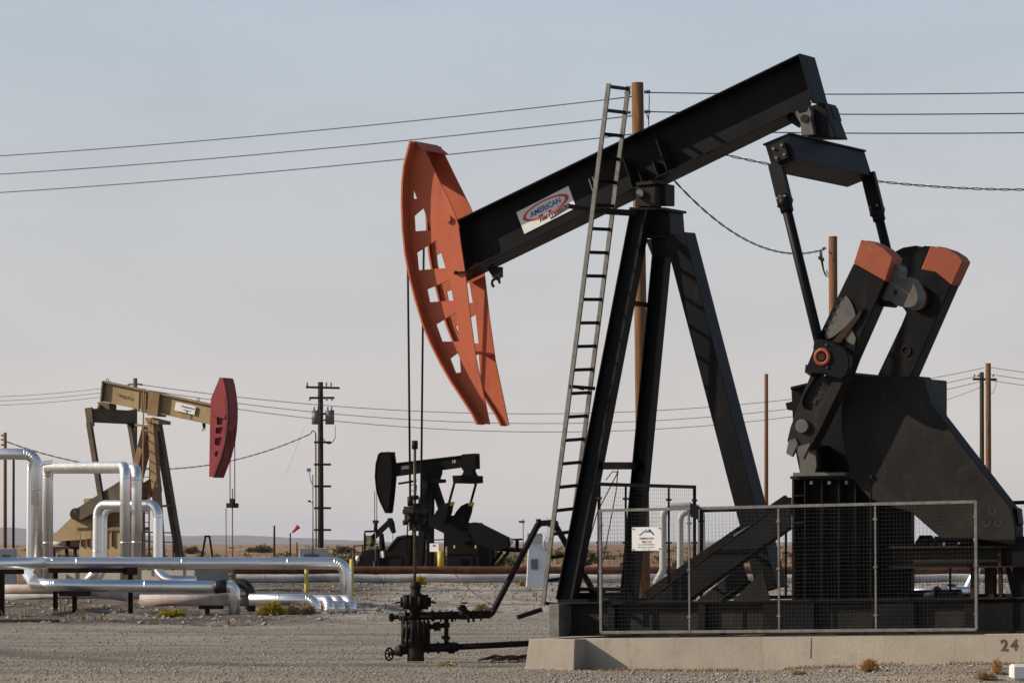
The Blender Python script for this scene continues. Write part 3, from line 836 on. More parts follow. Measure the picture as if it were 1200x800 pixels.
# cast lobe on the weight's back
lobe = [(1033, 352), (1035, 334), (1042, 318), (1049, 308), (1055, 314), (1052, 325), (1057, 328), (1064, 323), (1071, 332), (1076, 346), (1074, 356), (1067, 361), (1052, 359), (1042, 352)]
hc = [(1049 + 2.4 * math.cos(a * math.pi / 5), 342.5 + 3 * math.sin(a * math.pi / 5)) for a in range(10)]
bb = B(); F.plate(bb, round_off(lobe), -1.40, -1.10, [hc]); bb.obj('auxiliary_weight', 'grey_iron', ck, bevel=0.012)
bb = B(); F.plate(bb, [(1028, 350), (1046, 350), (1047, 356), (1044, 360), (1026, 358)], -1.36, -1.15); bb.obj('weight_stop', 'black', ck, bevel=0.008)
# far side
bb = B(); F.plate(bb, [(1012, 505), (1035, 525), (1062, 447), (1082, 400), (1063, 366), (1028, 440)], 1.16, 1.34); ck2 = bb.obj('crank', 'black', root, bevel=0.01)
bb = B(); F.plate(bb, [(1043, 304), (1050, 294), (1058, 290), (1074, 287.5), (1077, 295), (1082, 288), (1090, 288.5), (1079, 315), (1096, 318), (1115, 333.5), (1066, 445), (1030, 445), (1062, 366), (1050, 350)], 1.10, 1.42)
cw2 = bb.obj('counterweight', 'black', ck2, bevel=0.012)
bb = B(); F.plate(bb, [(1090.5, 288), (1096, 290), (1099, 288.5), (1113, 293), (1124, 300), (1128, 306), (1115.2, 334), (1096.2, 318.6), (1079.2, 315.6)], 1.096, 1.424); bb.obj('painted_tip', 'orange_shaded', cw2, bevel=0.008)
bb = B(); F.plate(bb, round_off([(1056, 335), (1074, 328), (1088, 345), (1082, 364), (1064, 364)]), 1.0, 1.098); bb.torus(T(1062, 411, 1.09), 0.07, 0.012, F.n, 16); bb.obj('auxiliary_weight', 'rust_dark', ck2, bevel=0.01)

# gear box, pedestal, guard ------------------------------------------------
bb = B()
F.plate(bb, [(927, 456), (990, 442), (1070, 442), (1070, 558), (938, 558), (930, 520)], -0.62, 0.70)
F.plate(bb, [(926, 453), (926, 457), (1000, 440), (1000, 436)], -0.70, 0.75)
F.plate(bb, [(920, 472), (922, 480), (936, 482), (936, 468)], -0.55, 0.1)
F.plate(bb, [(936, 521), (939, 554), (962, 554), (958, 521)], -1.05, -0.55)
gb = bb.obj('gear_box', 'black', root, bevel=0.012)
bb = B(); F.plate(bb, [(935, 522), (938, 554), (955, 554), (957, 545), (955, 521)], -1.12, -1.06); F.plate(bb, [(929, 553.5), (929, 558), (990, 557), (990, 553)], -1.16, -0.6); bb.obj('mounting_foot', 'grey_iron', gb, bevel=0.006)
bb = B()
F.plate(bb, [(928, 561), (928, 704), (1020, 703), (1020, 560)], -0.84, 0.50)
pedo = bb.obj('pedestal', 'black', root, bevel=0.004)
bb = B(); F.plate(bb, [(926, 557.5), (926, 561), (1022, 560), (1022, 556.5)], -1.06, 0.6); bb.obj('top_plate', 'black_dust', pedo)
for px in (930, 943, 963, 983, 1002, 1020):
    bb = B(); F.plate(bb, [(px - 0.45, 561.5), (px - 0.45, 703), (px + 0.45, 703), (px + 0.45, 561.5)], -1.03, -0.845); bb.each('rib', 'black_dust', pedo)
bb = B(); F.plate(bb, [(928, 580), (928, 581.2), (942, 580.7), (942, 579.6)], -1.04, -0.845); F.plate(bb, [(928, 612), (928, 613.2), (942, 612.7), (942, 611.6)], -1.04, -0.845); bb.each('rung', 'black_dust', pedo)
bb = B()
for px in (951, 972, 992): bb.box(T(px, 565, -1.065), 0.04, 0.03, 0.05, F.b, F.n)
bb.each('bolt', 'galv', pedo)
bb = B(); F.plate(bb, [(1022, 604), (1022, 703), (1030, 703), (1068, 703), (1068, 597), (1040, 580)], -0.5, -0.38); bb.obj('rear_web', 'black', pedo)
guard = [(988, 441), (1081, 441), (1083, 446), (1091, 474), (1186, 597), (1190, 618), (1190, 639), (1140, 630), (1102, 630), (1069, 601), (1020, 585), (996, 558), (985, 500)]
bb = B(); F.plate(bb, guard, -1.02, -0.70)
gd = bb.obj('belt_guard', 'black_dust', root, bevel=0.012)
bb = B(); F.plate(bb, [(1074, 444), (1086, 447), (1088, 470), (1094, 476), (1090, 480), (1078, 474)], -0.69, -0.40); bb.obj('vent_box', 'black', gd, bevel=0.008)
bb = B()
for px, py in ((1163, 598), (1157, 612), (1170, 612)): bb.torus(T(px, py, -1.023), 0.05, 0.004, F.n, 12, 60, 300)
bb.each('stencil_mark', 'grey_iron', gd)
# rear brace ramp
bb = B()
q = F.pts([(758, 705), (806, 705), (925, 616), (925, 583)], -0.95)
F.plate(bb, [(760, 704.5), (808, 704.5), (927, 617), (927, 583.5)], -0.96, -0.93)
F.bar(bb, (807, 703.5), -0.93, (926, 618), -0.93, 0.20, 0.02)
F.bar(bb, (761, 703), -0.90, (926, 583), -0.90, 0.12, 0.02)
bb.obj('rear_brace', 'black', root, bevel=0.004)
bb = B(); F.bar(bb, (761, 702.5), 0.93, (926, 590), 0.93, 0.10, 0.30); bb.obj('rear_brace', 'black', root, bevel=0.004)
bb = B()
F.plate(bb, [(816, 704), (870, 660), (878, 684), (850, 704)], 0.30, 0.33)
F.plate(bb, [(858, 704), (894, 668), (902, 704)], -0.10, -0.07)
bb.bar(T(846, 704, -0.1), T(880, 682, 0.3), 0.04, 0.08)
bb.each('gusset', 'black_dust', root, bevel=0.003)
bb = B(); F.plate(bb, [(859, 626), (861, 632), (884, 621), (882, 613)], -0.2, 0.35); bb.obj('leg_collar', 'grey_iron', root, bevel=0.004)

# skid base ------------------------------------------------------------
def skid(v):
    a0, a1 = T(655, 705.4, v), T(1345, 697.5, v)
    b0, b1 = T(655, 744.8, v), T(1345, 739.5, v)
    bb = B(); s = 0.026; hwf = 0.15
    bb.prism([a0 - F.n * hwf, a1 - F.n * hwf, a1 - F.n * hwf - ZUP * s, a0 - F.n * hwf - ZUP * s], F.n * 2 * hwf)
    bb.prism([b0 - F.n * hwf, b1 - F.n * hwf, b1 - F.n * hwf + ZUP * s, b0 - F.n * hwf + ZUP * s], F.n * 2 * hwf)
    bb.prism([a0 - ZUP * s - F.n * 0.01, a1 - ZUP * s - F.n * 0.01, b1 + ZUP * s - F.n * 0.01, b0 + ZUP * s - F.n * 0.01], F.n * 0.02)
    return bb.obj('skid_rail', 'black_dust', root, bevel=0.004)
s1 = skid(-1.15); skid(1.15)
bb = B(); F.plate(bb, [(643.5, 707), (643.5, 746), (655, 745.6), (655, 706.8)], -1.56, 1.4); bb.obj('head_beam', 'galv', root, bevel=0.006)
bb = B()
for px, wd_ in ((716, 8), (822, 8), (924, 60), (1047, 50), (1165, 70)):
    F.plate(bb, [(px - wd_ / 2, 707.5), (px - wd_ / 2, 742), (px + wd_ / 2, 741), (px + wd_ / 2, 706)], -1.27, -1.17)
bb.each('rail_stiffener', 'black', s1)
bb = B()
for px in (690, 770, 860, 960, 1060, 1180):
    F.plate(bb, [(px, 709), (px, 742), (px + 9, 741.5), (px + 9, 708.5)], -1.0, 1.0)
bb.each('cross_beam', 'black', root)
bb = B()   # feet of the front legs and clutter between them
F.plate(bb, [(653, 702), (653, 706), (690, 705.5), (690, 701.5)], -1.25, -0.8)
F.plate(bb, [(690, 690), (690, 701), (703, 701), (703, 690)], -0.6, -0.4)
bb.bar(T(676, 690, -0.9), T(738, 690, 0.9), 0.10, 0.06); bb.bar(T(676, 698, -0.8), T(738, 697, 0.9), 0.14, 0.10)
bb.obj('foot_plate', 'black', root, bevel=0.004)
# motor, rails, tail end
bb = B(); F.plate(bb, [(1046, 641.5), (1046, 664), (1196, 664), (1196, 641)], -0.75, -0.68); F.plate(bb, [(1040, 639.5), (1040, 642.3), (1196, 641.5), (1196, 638.5)], -0.9, -0.5); F.plate(bb, [(1040, 663), (1040, 665.6), (1196, 665), (1196, 662.5)], -0.9, -0.5)
F.plate(bb, [(1046, 641.5), (1046, 664), (1196, 664), (1196, 641)], 0.68, 0.75)
bb.obj('motor_rail', 'black_dust', root, bevel=0.004)
bb = B()
F.plate(bb, [(1144, 630), (1144, 645), (1195, 645), (1195, 630)], -0.6, 0.3)
bb.cyl(T(1150, 630, 0.3), T(1190, 633, 0.3), 0.30, 18)
mo = bb.obj('motor', 'black', root, bevel=0.01)
bb = B()
bb.cyl(T(1078, 634, -0.3), T(1092, 634, -0.3), 0.09, 12); bb.bar(T(1076, 633, -0.3), T(1140, 632, -0.3), 0.08, 0.07)
F.plate(bb, [(1070, 641), (1074, 632), (1080, 632), (1083, 641)], -0.4, -0.2); F.plate(bb, [(1106, 641), (1108, 631), (1115, 631), (1119, 640)], -0.4, -0.2); F.plate(bb, [(1123, 640), (1125, 634), (1142, 634), (1142, 640)], -0.3, 0.2)
F.plate(bb, [(1093, 641), (1095, 628), (1098, 628), (1100, 641)], -0.4, -0.2)
bb.obj('slide_base', 'black', root, bevel=0.006)
bb = B(); F.plate(bb, [(1186, 640), (1186, 664), (1260, 664), (1260, 628), (1192, 628)], -0.95, 0.9); F.plate(bb, [(1186, 664), (1186, 702), (1260, 702), (1260, 664)], -0.7, 0.9); bb.obj('brake_box', 'black', root, bevel=0.01)
bb = B(); F.plate(bb, [(1186, 598), (1188, 594), (1192, 596), (1194, 614), (1190, 617), (1187, 612)], -0.95, -0.75); bb.obj('lever_bracket', 'black', root, bevel=0.006)
bb = B()
F.bar(bb, (1161, 664), -0.5, (1161, 703), -0.5, 0.12, 0.14); F.bar(bb, (1172, 640), -0.8, (1173, 703), -0.8, 0.05, 0.05); F.bar(bb, (1181, 664), -0.6, (1189, 700), -0.6, 0.05, 0.06); F.bar(bb, (1142, 664), -0.6, (1142, 703), -0.6, 0.08, 0.10)
bb.each('tail_post', 'rust_dark', root)
bb = B(); bb.cyl(T(1070, 698, -0.6), T(1126, 697, -0.6), 0.085, 12); bb.cyl(T(1096, 698, -0.6), T(1100, 698, -0.6), 0.14, 12); bb.obj('brake_rod', 'black', root)

# concrete pad -----------------------------------------------------------
VB, VS = -1.86, -1.50
bb = B()
ta = [T(620, 748.5, VB), T(674, 748.3, VB)]
dn = V((0, 0, -0.75))
L, Rr = ta
toe = -F.b * 0.085
L.z = Rr.z = (L.z + Rr.z) / 2
wid = F.n * 3.7
def zdrop(p, d): return V((p.x, p.y, -0.3)) + d
q = [L, Rr, Rr + wid, L + wid]
lowr = [zdrop(L, toe - F.n * 0.06), zdrop(Rr, -F.n * 0.06), zdrop(Rr + wid, V()), zdrop(L + wid, toe)]
vs = [bb.bm.verts.new(p) for p in q]; vl = [bb.bm.verts.new(p) for p in lowr]
bb.face(vs); bb.face(vl[::-1])
for i in range(4): bb.face([vs[(i + 1) % 4], vs[i], vl[i], vl[(i + 1) % 4]])
s_a, s_b = T(676, 747.6, VS), T(1350, 740.3, VS)
bb.prism([s_a, s_b, V((s_b.x, s_b.y, -0.3)), V((s_a.x, s_a.y, -0.3))], F.n * 3.1)
pad = bb.obj('concrete_pad', 'concrete', None, T(900, 770, 0), bevel=0.012)
tag(pad, 'long weathered concrete footing under the big black pumpjack, numbered 24', 'concrete pad')
xdir = F.b
bb = B()
put_text(bb, '2', T(1172.5, 762.5, VS - 0.004), F.b, ZUP, 0.115, 0.165, 0, 0.035); put_text(bb, '4', T(1184, 762, VS - 0.004), F.b, ZUP, 0.115, 0.165, 0, 0.035)
bb.obj('stencil_number', 'stencil', pad)
bb = B(); F.plate(bb, [(950.3, 747.0), (951.2, 747.0), (950.6, 771), (949.4, 771)], VS - 0.003, VS + 0.01); bb.obj('crack_stain', 'stencil', pad)

# fences -----------------------------------------------------------------
def fence(name_lab, corners, posts, dvert, dhor, m_frame, rad=0.026, rail_bottom=True, extend=0.0):
    """corners: world tl, tr, br, bl; posts: fractions along it"""
    tl_, tr_, br_, bl_ = corners
    r_ = thing('fence_panel', bl_.lerp(br_, 0.5), name_lab, 'fence')
    def P(u, v): return bl_.lerp(br_, u).lerp(tl_.lerp(tr_, u), v)
    bb = B()
    bb.bar(P(0, 1), P(1, 1), 2 * rad, 2 * rad)
    if rail_bottom: bb.bar(P(0, 0), P(1, 0), 2 * rad, 2 * rad)
    bb.obj('frame_rail', m_frame, r_)
    for u in posts:
        pr = rad * (0.94 if u in (0.0, 1.0) else 0.6); bb = B(); bb.bar(P(u, 0) - ZUP * extend, P(u, 1) + ZUP * 0.012, 2 * pr, 2 * pr); bb.obj('post', m_frame, r_)
    bb = B()
    Lw = (br_ - bl_).length; Hh = (tl_ - bl_).length
    nv, nh = int(Lw / dvert), int(Hh / dhor)
    nrm = (br_ - bl_).cross(ZUP).normalized()
    def Q(u, v):
        return P(u, v) + nrm * (0.030 * noise.noise(V((u * Lw * 1.1, v * 1.9, 3.3))) * min(1, 8 * v * (1 - v) + .15)) - ZUP * 0.010 * noise.noise(V((u * Lw * 2.0, v * 3, 8)))
    for i in range(1, nv): bb.tube([Q(i / nv, k / 9) for k in range(10)], 0.0014, 3, False)
    for j in range(1, nh): bb.tube([Q(k / 40, j / nh) for k in range(41)], 0.0014, 3, False)
    bb.obj('wire_mesh', 'mesh', r_)
    for u in posts:
        for v in (0.12, 0.5, 0.88):
            b3 = B(); b3.box(P(u, v) - nrm * 0.0, 2.6 * rad, 2.6 * rad, 0.03, (br_ - bl_).normalized(), nrm); b3.obj('clip', m_frame, r_)
    return r_
VFN = VS - 0.03
near = [T(703.5, 598, VFN), T(1143.5, 587.5, VFN), T(1144.5, 737, VFN), T(704.5, 740.5, VFN)]
fr = [0.0, 0.245, 0.487, 0.742, 1.0]
fence('long steel mesh guard panel along the near side of the big pumpjack', near, fr, 0.056, 0.056, 'galv', 0.021)
bb = B(); F.plate(bb, [(808.5, 589), (809, 605), (818, 608.5), (818, 593)], VFN - 0.05, VFN - 0.035); tag(bb.obj('metal_plate', 'black', None), 'small dark bent metal plate clipped on the top rail of the mesh fence', 'plate')
# end panel running away from the camera, taller
vF = 1.80
e0 = T(702, 567, VFN + 0.05)
def along_n(p, dv): return p + F.n * dv
ew = vF - VFN - 0.05
e_b0 = T(702, 704, VFN + 0.05)
tlc, trc = e0, along_n(e0, ew); blc, brc = e_b0, along_n(e_b0, ew)
fence('tall dark mesh panel across the head end of the big pumpjack', [tlc, trc, brc, blc], [0.0, 0.27, 0.72, 1.0], 0.07, 0.06, 'black_dust', 0.026)
fb = T(822, 700, vF); ft = T(822, 598, vF)
fence('long dark mesh guard panel along the far side of the big pumpjack', [ft, T(1215, 588, vF), T(1215, 697, vF), fb], [0.0, 0.26, 0.5, 0.75, 1.0], 0.06, 0.056, 'black_dust', 0.028)

# well sign on the fence -----------------------------------------------------
so_ = T(740.5, 645, VFN - 0.05)
sgr = thing('well_sign', so_, 'white well sign with blue mountain logo wired to the mesh fence', 'sign')
WS, HS = 0.0, 0.0
p10 = T(775, 644.5, VFN - 0.05); p01 = T(741.5, 617.5, VFN - 0.05)
sx2 = (p10 - so_); WS = sx2.length; sx2.normalize(); HS = (p01 - so_).length
bb = B(); bb.prism([so_, so_ + sx2 * WS, so_ + sx2 * WS + ZUP * HS, so_ + ZUP * HS], F.n * 0.006); bb.obj('board', 'white', sgr)
def wp(x, y, l=0.003): return so_ + sx2 * (x * WS) + ZUP * (y * HS) - F.n * l
bb = B(); bb.prism([wp(.23, .665), wp(.29, .665), wp(.38, .76), wp(.44, .80), wp(.50, .78), wp(.56, .84), wp(.60, .93), wp(.77, .665), wp(.71, .665), wp(.655, .76), wp(.58, .79), wp(.40, .79)], -F.n * 0.002); bb.obj('mountain_logo', 'ink_navy', sgr)
bb = B(); bb.prism([wp(.335, .83), wp(.36, .80), wp(.42, .81), wp(.46, .80), wp(.52, .81), wp(.50, .88), wp(.485, .93), wp(.43, .86), wp(.39, .84)], -F.n * 0.0015); bb.obj('snow_logo', 'ink_sky', sgr)
bb = B(); put_text(bb, 'PREMIERE LEASE', wp(.26, .475), sx2, ZUP, WS * .48, HS * .085, 0, 0.015); put_text(bb, 'WELL 21-D', wp(.33, .325), sx2, ZUP, WS * .34, HS * .095, 0, 0.015)
put_text(bb, 'CALL IN CASE OF EMERGENCY', wp(.21, .225), sx2, ZUP, WS * .57, HS * .06); put_text(bb, 'KERN COUNTY CALIFORNIA', wp(.21, .115), sx2, ZUP, WS * .55, HS * .055); put_text(bb, 'SEC 12 T30S', wp(.37, .04), sx2, ZUP, WS * .26, HS * .04)
bb.obj('lettering', 'ink_black', sgr)
bb = B()
for x, y in ((.05, .93), (.95, .94), (.05, .05), (.95, .07)): bb.cyl(wp(x, y), wp(x, y, 0.012), 0.011, 8)
bb.each('screw', 'ink_black', sgr)

# ================================================================== wellhead
WYd = WY
def W(px, py, dy=0): return at(px, py, WYd + dy)
pxm = WYd / FPX
wx = at_u(0, 1)
rod_px = CX + wx.x / pxm
off = rod_px - 490.0
def Wp(px, py, dy=0): return W(px + off, py, dy)
wh = thing('wellhead', V((wx.x, WYd, gh(wx.x, WYd))), 'oily black wellhead with stacked valves standing in gravel under the orange horsehead', 'wellhead')
def lathe(name, prof, m='rust_black', dx=0, parent=wh):
    bb = B()
    ps = [Wp(490 + dx, y) for y, r in prof]
    bb.tube(ps, [r for y, r in prof], 16); return bb.obj(name, m, parent)
bb = B(); bb.cyl(Wp(489, 684), Wp(489, 520), 0.022, 10); bb.obj('polished_rod', 'tan_dark', wh)
bb = B(); bb.cyl(Wp(489, 526), Wp(489, 516), 0.048, 10); bb.cyl(Wp(489, 585), Wp(489, 580), 0.06, 10); bb.obj('rod_clamp', 'rust_black', wh)
lathe('stuffing_box', [(694, 0.06), (690, 0.075), (688, 0.092), (684, 0.088), (683, 0.07), (681.5, 0.065), (681, 0.04)])
lathe('master_spool', [(730, 0.09), (715, 0.085), (714, 0.11), (696, 0.11), (695, 0.075), (690, 0.075)])
for s in (-1, 1):
    bb = B(); bb.cyl(Wp(490 + 6 * s, 705), Wp(490 + 15 * s, 705), 0.115, 12); bb.cyl(Wp(490 + 15 * s, 705), Wp(490 + 18 * s, 705), 0.075, 12); bb.cyl(Wp(490 + 18 * s, 705), Wp(490 + 24 * s, 706), 0.014, 8); bb.cyl(Wp(490 + 3 * s, 705), Wp(490 + 7 * s, 705), 0.14, 12)
    bb.obj('ram_housing', 'rust_black', wh)
lathe('tubing_head', [(755, 0.12), (754, 0.205), (749, 0.215), (747.5, 0.195), (737, 0.20), (736, 0.215), (731, 0.215), (729, 0.18), (727, 0.09)])
bb = B()
for k in range(14):
    a = k * 2 * math.pi / 14
    c = Wp(490, 740); d = V((math.cos(a), math.sin(a), 0)) * 0.208
    bb.cyl(Wp(490, 755) + d, Wp(490, 727 - (k % 3)) + d, 0.018, 6)
bb.each('stud', 'rust_black', wh)
lathe('casing_head', [(774, 0.135), (766, 0.13), (756, 0.125), (754, 0.14)], 'rust_dark')
# upper flow line with valves
bb = B()
bb.cyl(Wp(470, 722), Wp(578, 719.5), 0.062, 12); bb.cyl(Wp(463, 723), Wp(472, 722), 0.035, 10)
for px, r_, l in ((477, 0.085, 3), (484, 0.08, 3), (508, 0.085, 4), (518, 0.09, 2), (531, 0.09, 3), (535, 0.075, 2), (550, 0.10, 3), (556, 0.09, 3), (565, 0.075, 2)):
    bb.cyl(Wp(px, 721.5), Wp(px + l, 721.3), r_, 12)
fl = bb.obj('flow_line', 'rust_black', wh)
bb = B(); bb.cyl(Wp(545, 719), Wp(545, 708), 0.04, 10); bb.cyl(Wp(545, 714), Wp(545, 710), 0.07, 10); bb.cyl(Wp(541, 718), Wp(550, 718), 0.10, 10); bb.torus(Wp(547, 706), 0.045, 0.012, ZUP, 14); bb.bar(Wp(543.5, 706), Wp(550.5, 706), 0.02, 0.015); bb.obj('gate_valve', 'rust_black', wh)
def wheel(c, r, name='handwheel', parent=wh, ax=V((0.8, -0.6, 0))):
    bb = B(); bb.torus(c, r, 0.015, ax, 20)
    e1 = ZUP; e2 = ax.normalized().cross(e1)
    for k in range(3):
        a = k * math.pi / 3 + 0.3; d = e1 * math.cos(a) + e2 * math.sin(a); bb.bar(c - d * r, c + d * r, 0.014, 0.016)
    bb.ball(c, 0.03, 1); return bb.obj(name, 'rust_black', parent)
wheel(Wp(462, 723), 0.055); wheel(Wp(459, 766), 0.095)
# lower line
bb = B()
bb.cyl(Wp(461, 765), Wp(478, 761), 0.04, 10); bb.cyl(Wp(466, 763), Wp(486, 759), 0.075, 12); bb.cyl(Wp(470, 762), Wp(474, 761.5), 0.095, 12)
bb.cyl(Wp(494, 759), Wp(540, 757.5), 0.07, 12); bb.cyl(Wp(530, 758), Wp(622, 753.5, 0.3), 0.048, 12)
for px in (503, 515, 528, 533): bb.cyl(Wp(px, 758.5), Wp(px + 3, 758.4), 0.09, 12)
bb.cyl(Wp(532, 760), Wp(532, 765), 0.02, 8)
bb.obj('casing_line', 'rust_black', wh)
bb = B(); bb.cyl(Wp(526, 758), Wp(526, 722), 0.036, 10); bb.cyl(Wp(526, 735), Wp(526, 729), 0.055, 10); bb.cyl(Wp(526, 749), Wp(526, 745), 0.06, 10); bb.cyl(Wp(520, 746), Wp(526, 746), 0.02, 8); bb.cyl(Wp(507, 734), Wp(526, 732), 0.04, 10); bb.cyl(Wp(511, 734), Wp(519, 733), 0.07, 10); bb.obj('bypass_pipe', 'rust_black', wh)
bb = B()
bb.tube(fillet([Wp(573, 720), Wp(579, 719), W(631, 613, 0), W(649, 612, 0.4), W(693, 688, 1.0)], 0.06, 4), 0.048, 12)
bb.cyl(W(628, 613), W(634, 613), 0.07, 10); bb.cyl(W(645, 613, .3), W(651, 614, .4), 0.065, 10)
bb.obj('riser_pipe', 'rust_black', wh)
# hanging wire from the head down to the flow line, loose rods on the ground
bb = B(); bb.tube(catenary(W(533, 672, 1.5), W(578, 708, 0), 0.06, 12), 0.009, 6); tag(bb.obj('loose_cable', 'wire', None), 'thin dark cable sagging from the brown pipeline to the wellhead riser', 'cable')
gz = gh(at(590, 768, 60).x, 60)
bb = B(); base = W(590, 768); base.z = gz + 0.03
for k in range(26):
    a = rnd.uniform(-0.4, 0.5); d = V((math.cos(a), math.sin(a) * 0.9, rnd.uniform(0, 0.12))) * rnd.uniform(0.25, 0.5); c = base + V((rnd.uniform(-0.45, 0.25), rnd.uniform(-0.4, 0.3), 0))
    bb.tube([c, c + d * 0.5 + ZUP * 0.05, c + d], 0.012, 5)
tag(bb.obj('scrap_rods', 'rust_dark', None), 'tangle of dark scrap rods lying on gravel between wellhead and concrete', 'scrap')
bb = B(); bb.tube([base + V((0.12, -0.35, 0.0)), base + V((0.42, -0.3, 0.03)), base + V((0.7, -0.15, 0.10))], 0.014, 6); tag(bb.obj('bent_rod', 'galv', None), 'pale bent rod lying on gravel in front of the scrap tangle', 'rod')

# ================================================================== tan pumpjack
G = Frame(180, 150.0, 28.0)
def far_pump(Fr, name_label, base_px, lists, head_mat, parts):
    r_ = thing('pumpjack', Fr.T(*base_px, 0), name_label, 'pumpjack')
    return r_
tan = thing('pumpjack', G.T(165, 664, 0), 'tan pumpjack with faded red horsehead facing right behind the silver pipes', 'pumpjack')
def tp_(name, m, ps, v0, v1, parent=tan, holes=()):
    bb = B(); G.plate(bb, ps, v0, v1, holes); return bb.obj(name, m, parent)
def tbar(name, m, a, va, c, vc, wd, ht, parent=tan):
    bb = B(); G.bar(bb, a, va, c, vc, wd, ht); return bb.obj(name, m, parent)
bb = B(); HG = 0.26
t0, t1, t2, t3 = G.pts([(120.5, 446.5), (252, 475), (252, 498.5), (118, 470)], -HG)
d_ = (t1 - t0).normalized(); u_ = ZUP - d_ * d_.z; u_.normalize()
bb.prism([t0, t1, t1 - u_ * 0.03, t0 - u_ * 0.03], G.n * 2 * HG); bb.prism([t3, t2, t2 + u_ * 0.03, t3 + u_ * 0.03], G.n * 2 * HG)
k_ = G.n * (HG - 0.10)
bb.prism([t0 - u_ * 0.03 + k_, t1 - u_ * 0.03 + k_, t2 + u_ * 0.03 + k_, t3 + u_ * 0.03 + k_], G.n * 0.2)
gbm = bb.obj('walking_beam', 'tan', tan)
bb = B()
for x in (162, 166, 170):
    G.plate(bb, [(x, 459 + (x - 162) * .22), (x + 1, 459 + (x - 161) * .22), (x, 482 + (x - 162) * .22), (x - 1, 482 + (x - 163) * .22)], -HG + 0.02, -0.12)
bb.obj('stiffener', 'tan', gbm)
tp_('saddle_clamp', 'tan_rust', [(174, 458), (187, 461), (184, 488), (172, 486)], -HG - 0.06, HG + 0.06, gbm)
tp_('end_plate', 'tan_dark', [(119.3, 446), (121, 446.3), (118.6, 471), (117, 470.6)], -HG - 0.02, HG + 0.02, gbm)
bb = B(); bb.torus(G.T(126, 445.5, 0), 0.06, 0.015, G.n, 12); bb.torus(G.T(232.5, 468, 0), 0.06, 0.015, G.n, 12); bb.each('lifting_eye', 'tan_dark', gbm)
s0, s1_, s2_ = G.T(204.5, 480.5, -0.17), G.T(228, 486, -0.17), G.T(206, 470.5, -0.17)
xd = (s1_ - s0); W_ = xd.length; xd.normalize(); yd = s2_ - s0; H_ = yd.length; yd = (yd - xd * yd.dot(xd)).normalized()
bb = B(); bb.prism([s0, s0 + xd * W_, s0 + xd * W_ + yd * H_, s0 + yd * H_], -G.n * 0.01); bd = bb.obj('badge', 'white', gbm)
bb = B(); q = s0 - G.n * 0.014; put_text(bb, 'Weatherford', q + xd * W_ * .30 + yd * H_ * .55, xd, yd, W_ * .66, H_ * .24, 0, 0.03); put_text(bb, 'Pumping', q + xd * W_ * .42 + yd * H_ * .18, xd, yd, W_ * .42, H_ * .22, 0.3, 0.02); bb.obj('lettering', 'ink_navy', bd)
bb = B(); q = G.T(137, 464.5, -0.17); put_text(bb, 'TM-1108', q, xd, yd, 0.62, 0.13, 0, 0.02); bb.each('stencil_mark', 'ink_black', gbm)
bb = B(); c = G.T(239, 502, -0.1); bb.bar(G.T(239, 495, -0.1), G.T(239.3, 501, -0.1), 0.07, 0.1, G.b); bb.torus(G.T(239, 503.5, -0.1), 0.06, 0.02, G.n, 10, -150, 100); bb.obj('hook', 'black', gbm)
# horsehead
go = [(257, 443), (261, 443.5), (264, 462), (265.3, 489), (262.5, 517), (257, 537), (249, 558.5), (245, 558.5), (246, 500), (247, 467)]
gh_ = [[(254, 489), (261, 487), (262, 498), (254, 497)], [(253, 501), (261, 500), (260.5, 508), (252.5, 507.5)], [(252, 513), (260, 512), (257.5, 522), (251.5, 521)], [(252, 529), (256, 528), (254, 535), (251.5, 534)]]
bb = B(); G.plate(bb, go, -0.30, -0.27, gh_); ghd = bb.obj('horsehead', 'red', tan)
bb = B(); q = [p + G.n * 0.57 for p in G.pts(go, -0.30)]; bb.plate([q], G.n * 0.03); bb.obj('side_plate', 'red', ghd)
bb = B(); q = [p + G.n * 0.06 for p in G.pts([(258, 446), (261.5, 450), (263.5, 465), (264.5, 489), (261.5, 517), (256, 536), (248.5, 556), (246, 556), (246.5, 500), (248, 468)], -0.26)]; bb.prism([p - G.b * 0.05 for p in q], G.n * 0.02); bb.obj('centre_web', 'red', ghd)
ar = G.pts([(260, 443), (262, 450), (264, 462), (265.4, 475), (265.4, 489), (264.5, 503), (262.5, 517), (258, 535), (249, 559)], -0.37); bb = B()
ov = []
for i, p in enumerate(ar):
    d = (ar[min(i + 1, len(ar) - 1)] - ar[max(i - 1, 0)]).normalized(); nn = d.cross(G.n).normalized()
    if nn.dot(G.b) < 0: nn = -nn
    ov.append(p + nn * 0.035)
bb.prism(ar + ov[::-1], G.n * 0.76); bb.obj('face_plate', 'red', ghd)
bb = B(); bb.prism([p + G.b * 0.004 for p in ov] + [p + G.b * 0.05 for p in ov][::-1], G.n * 0.07); bb.obj('edge_strip', 'rust_black', ghd)
bb = B()
a_, c_ = G.T(257, 443, -0.3), G.T(262, 443.3, -0.3); bb.prism([a_, c_, c_ + ZUP * 0.03, a_ + ZUP * 0.03], G.n * 0.6)
G.bar(bb, (248, 483), -0.33, (264, 488), -0.33, 0.05, 0.18)
bb.obj('top_plate', 'red', ghd)
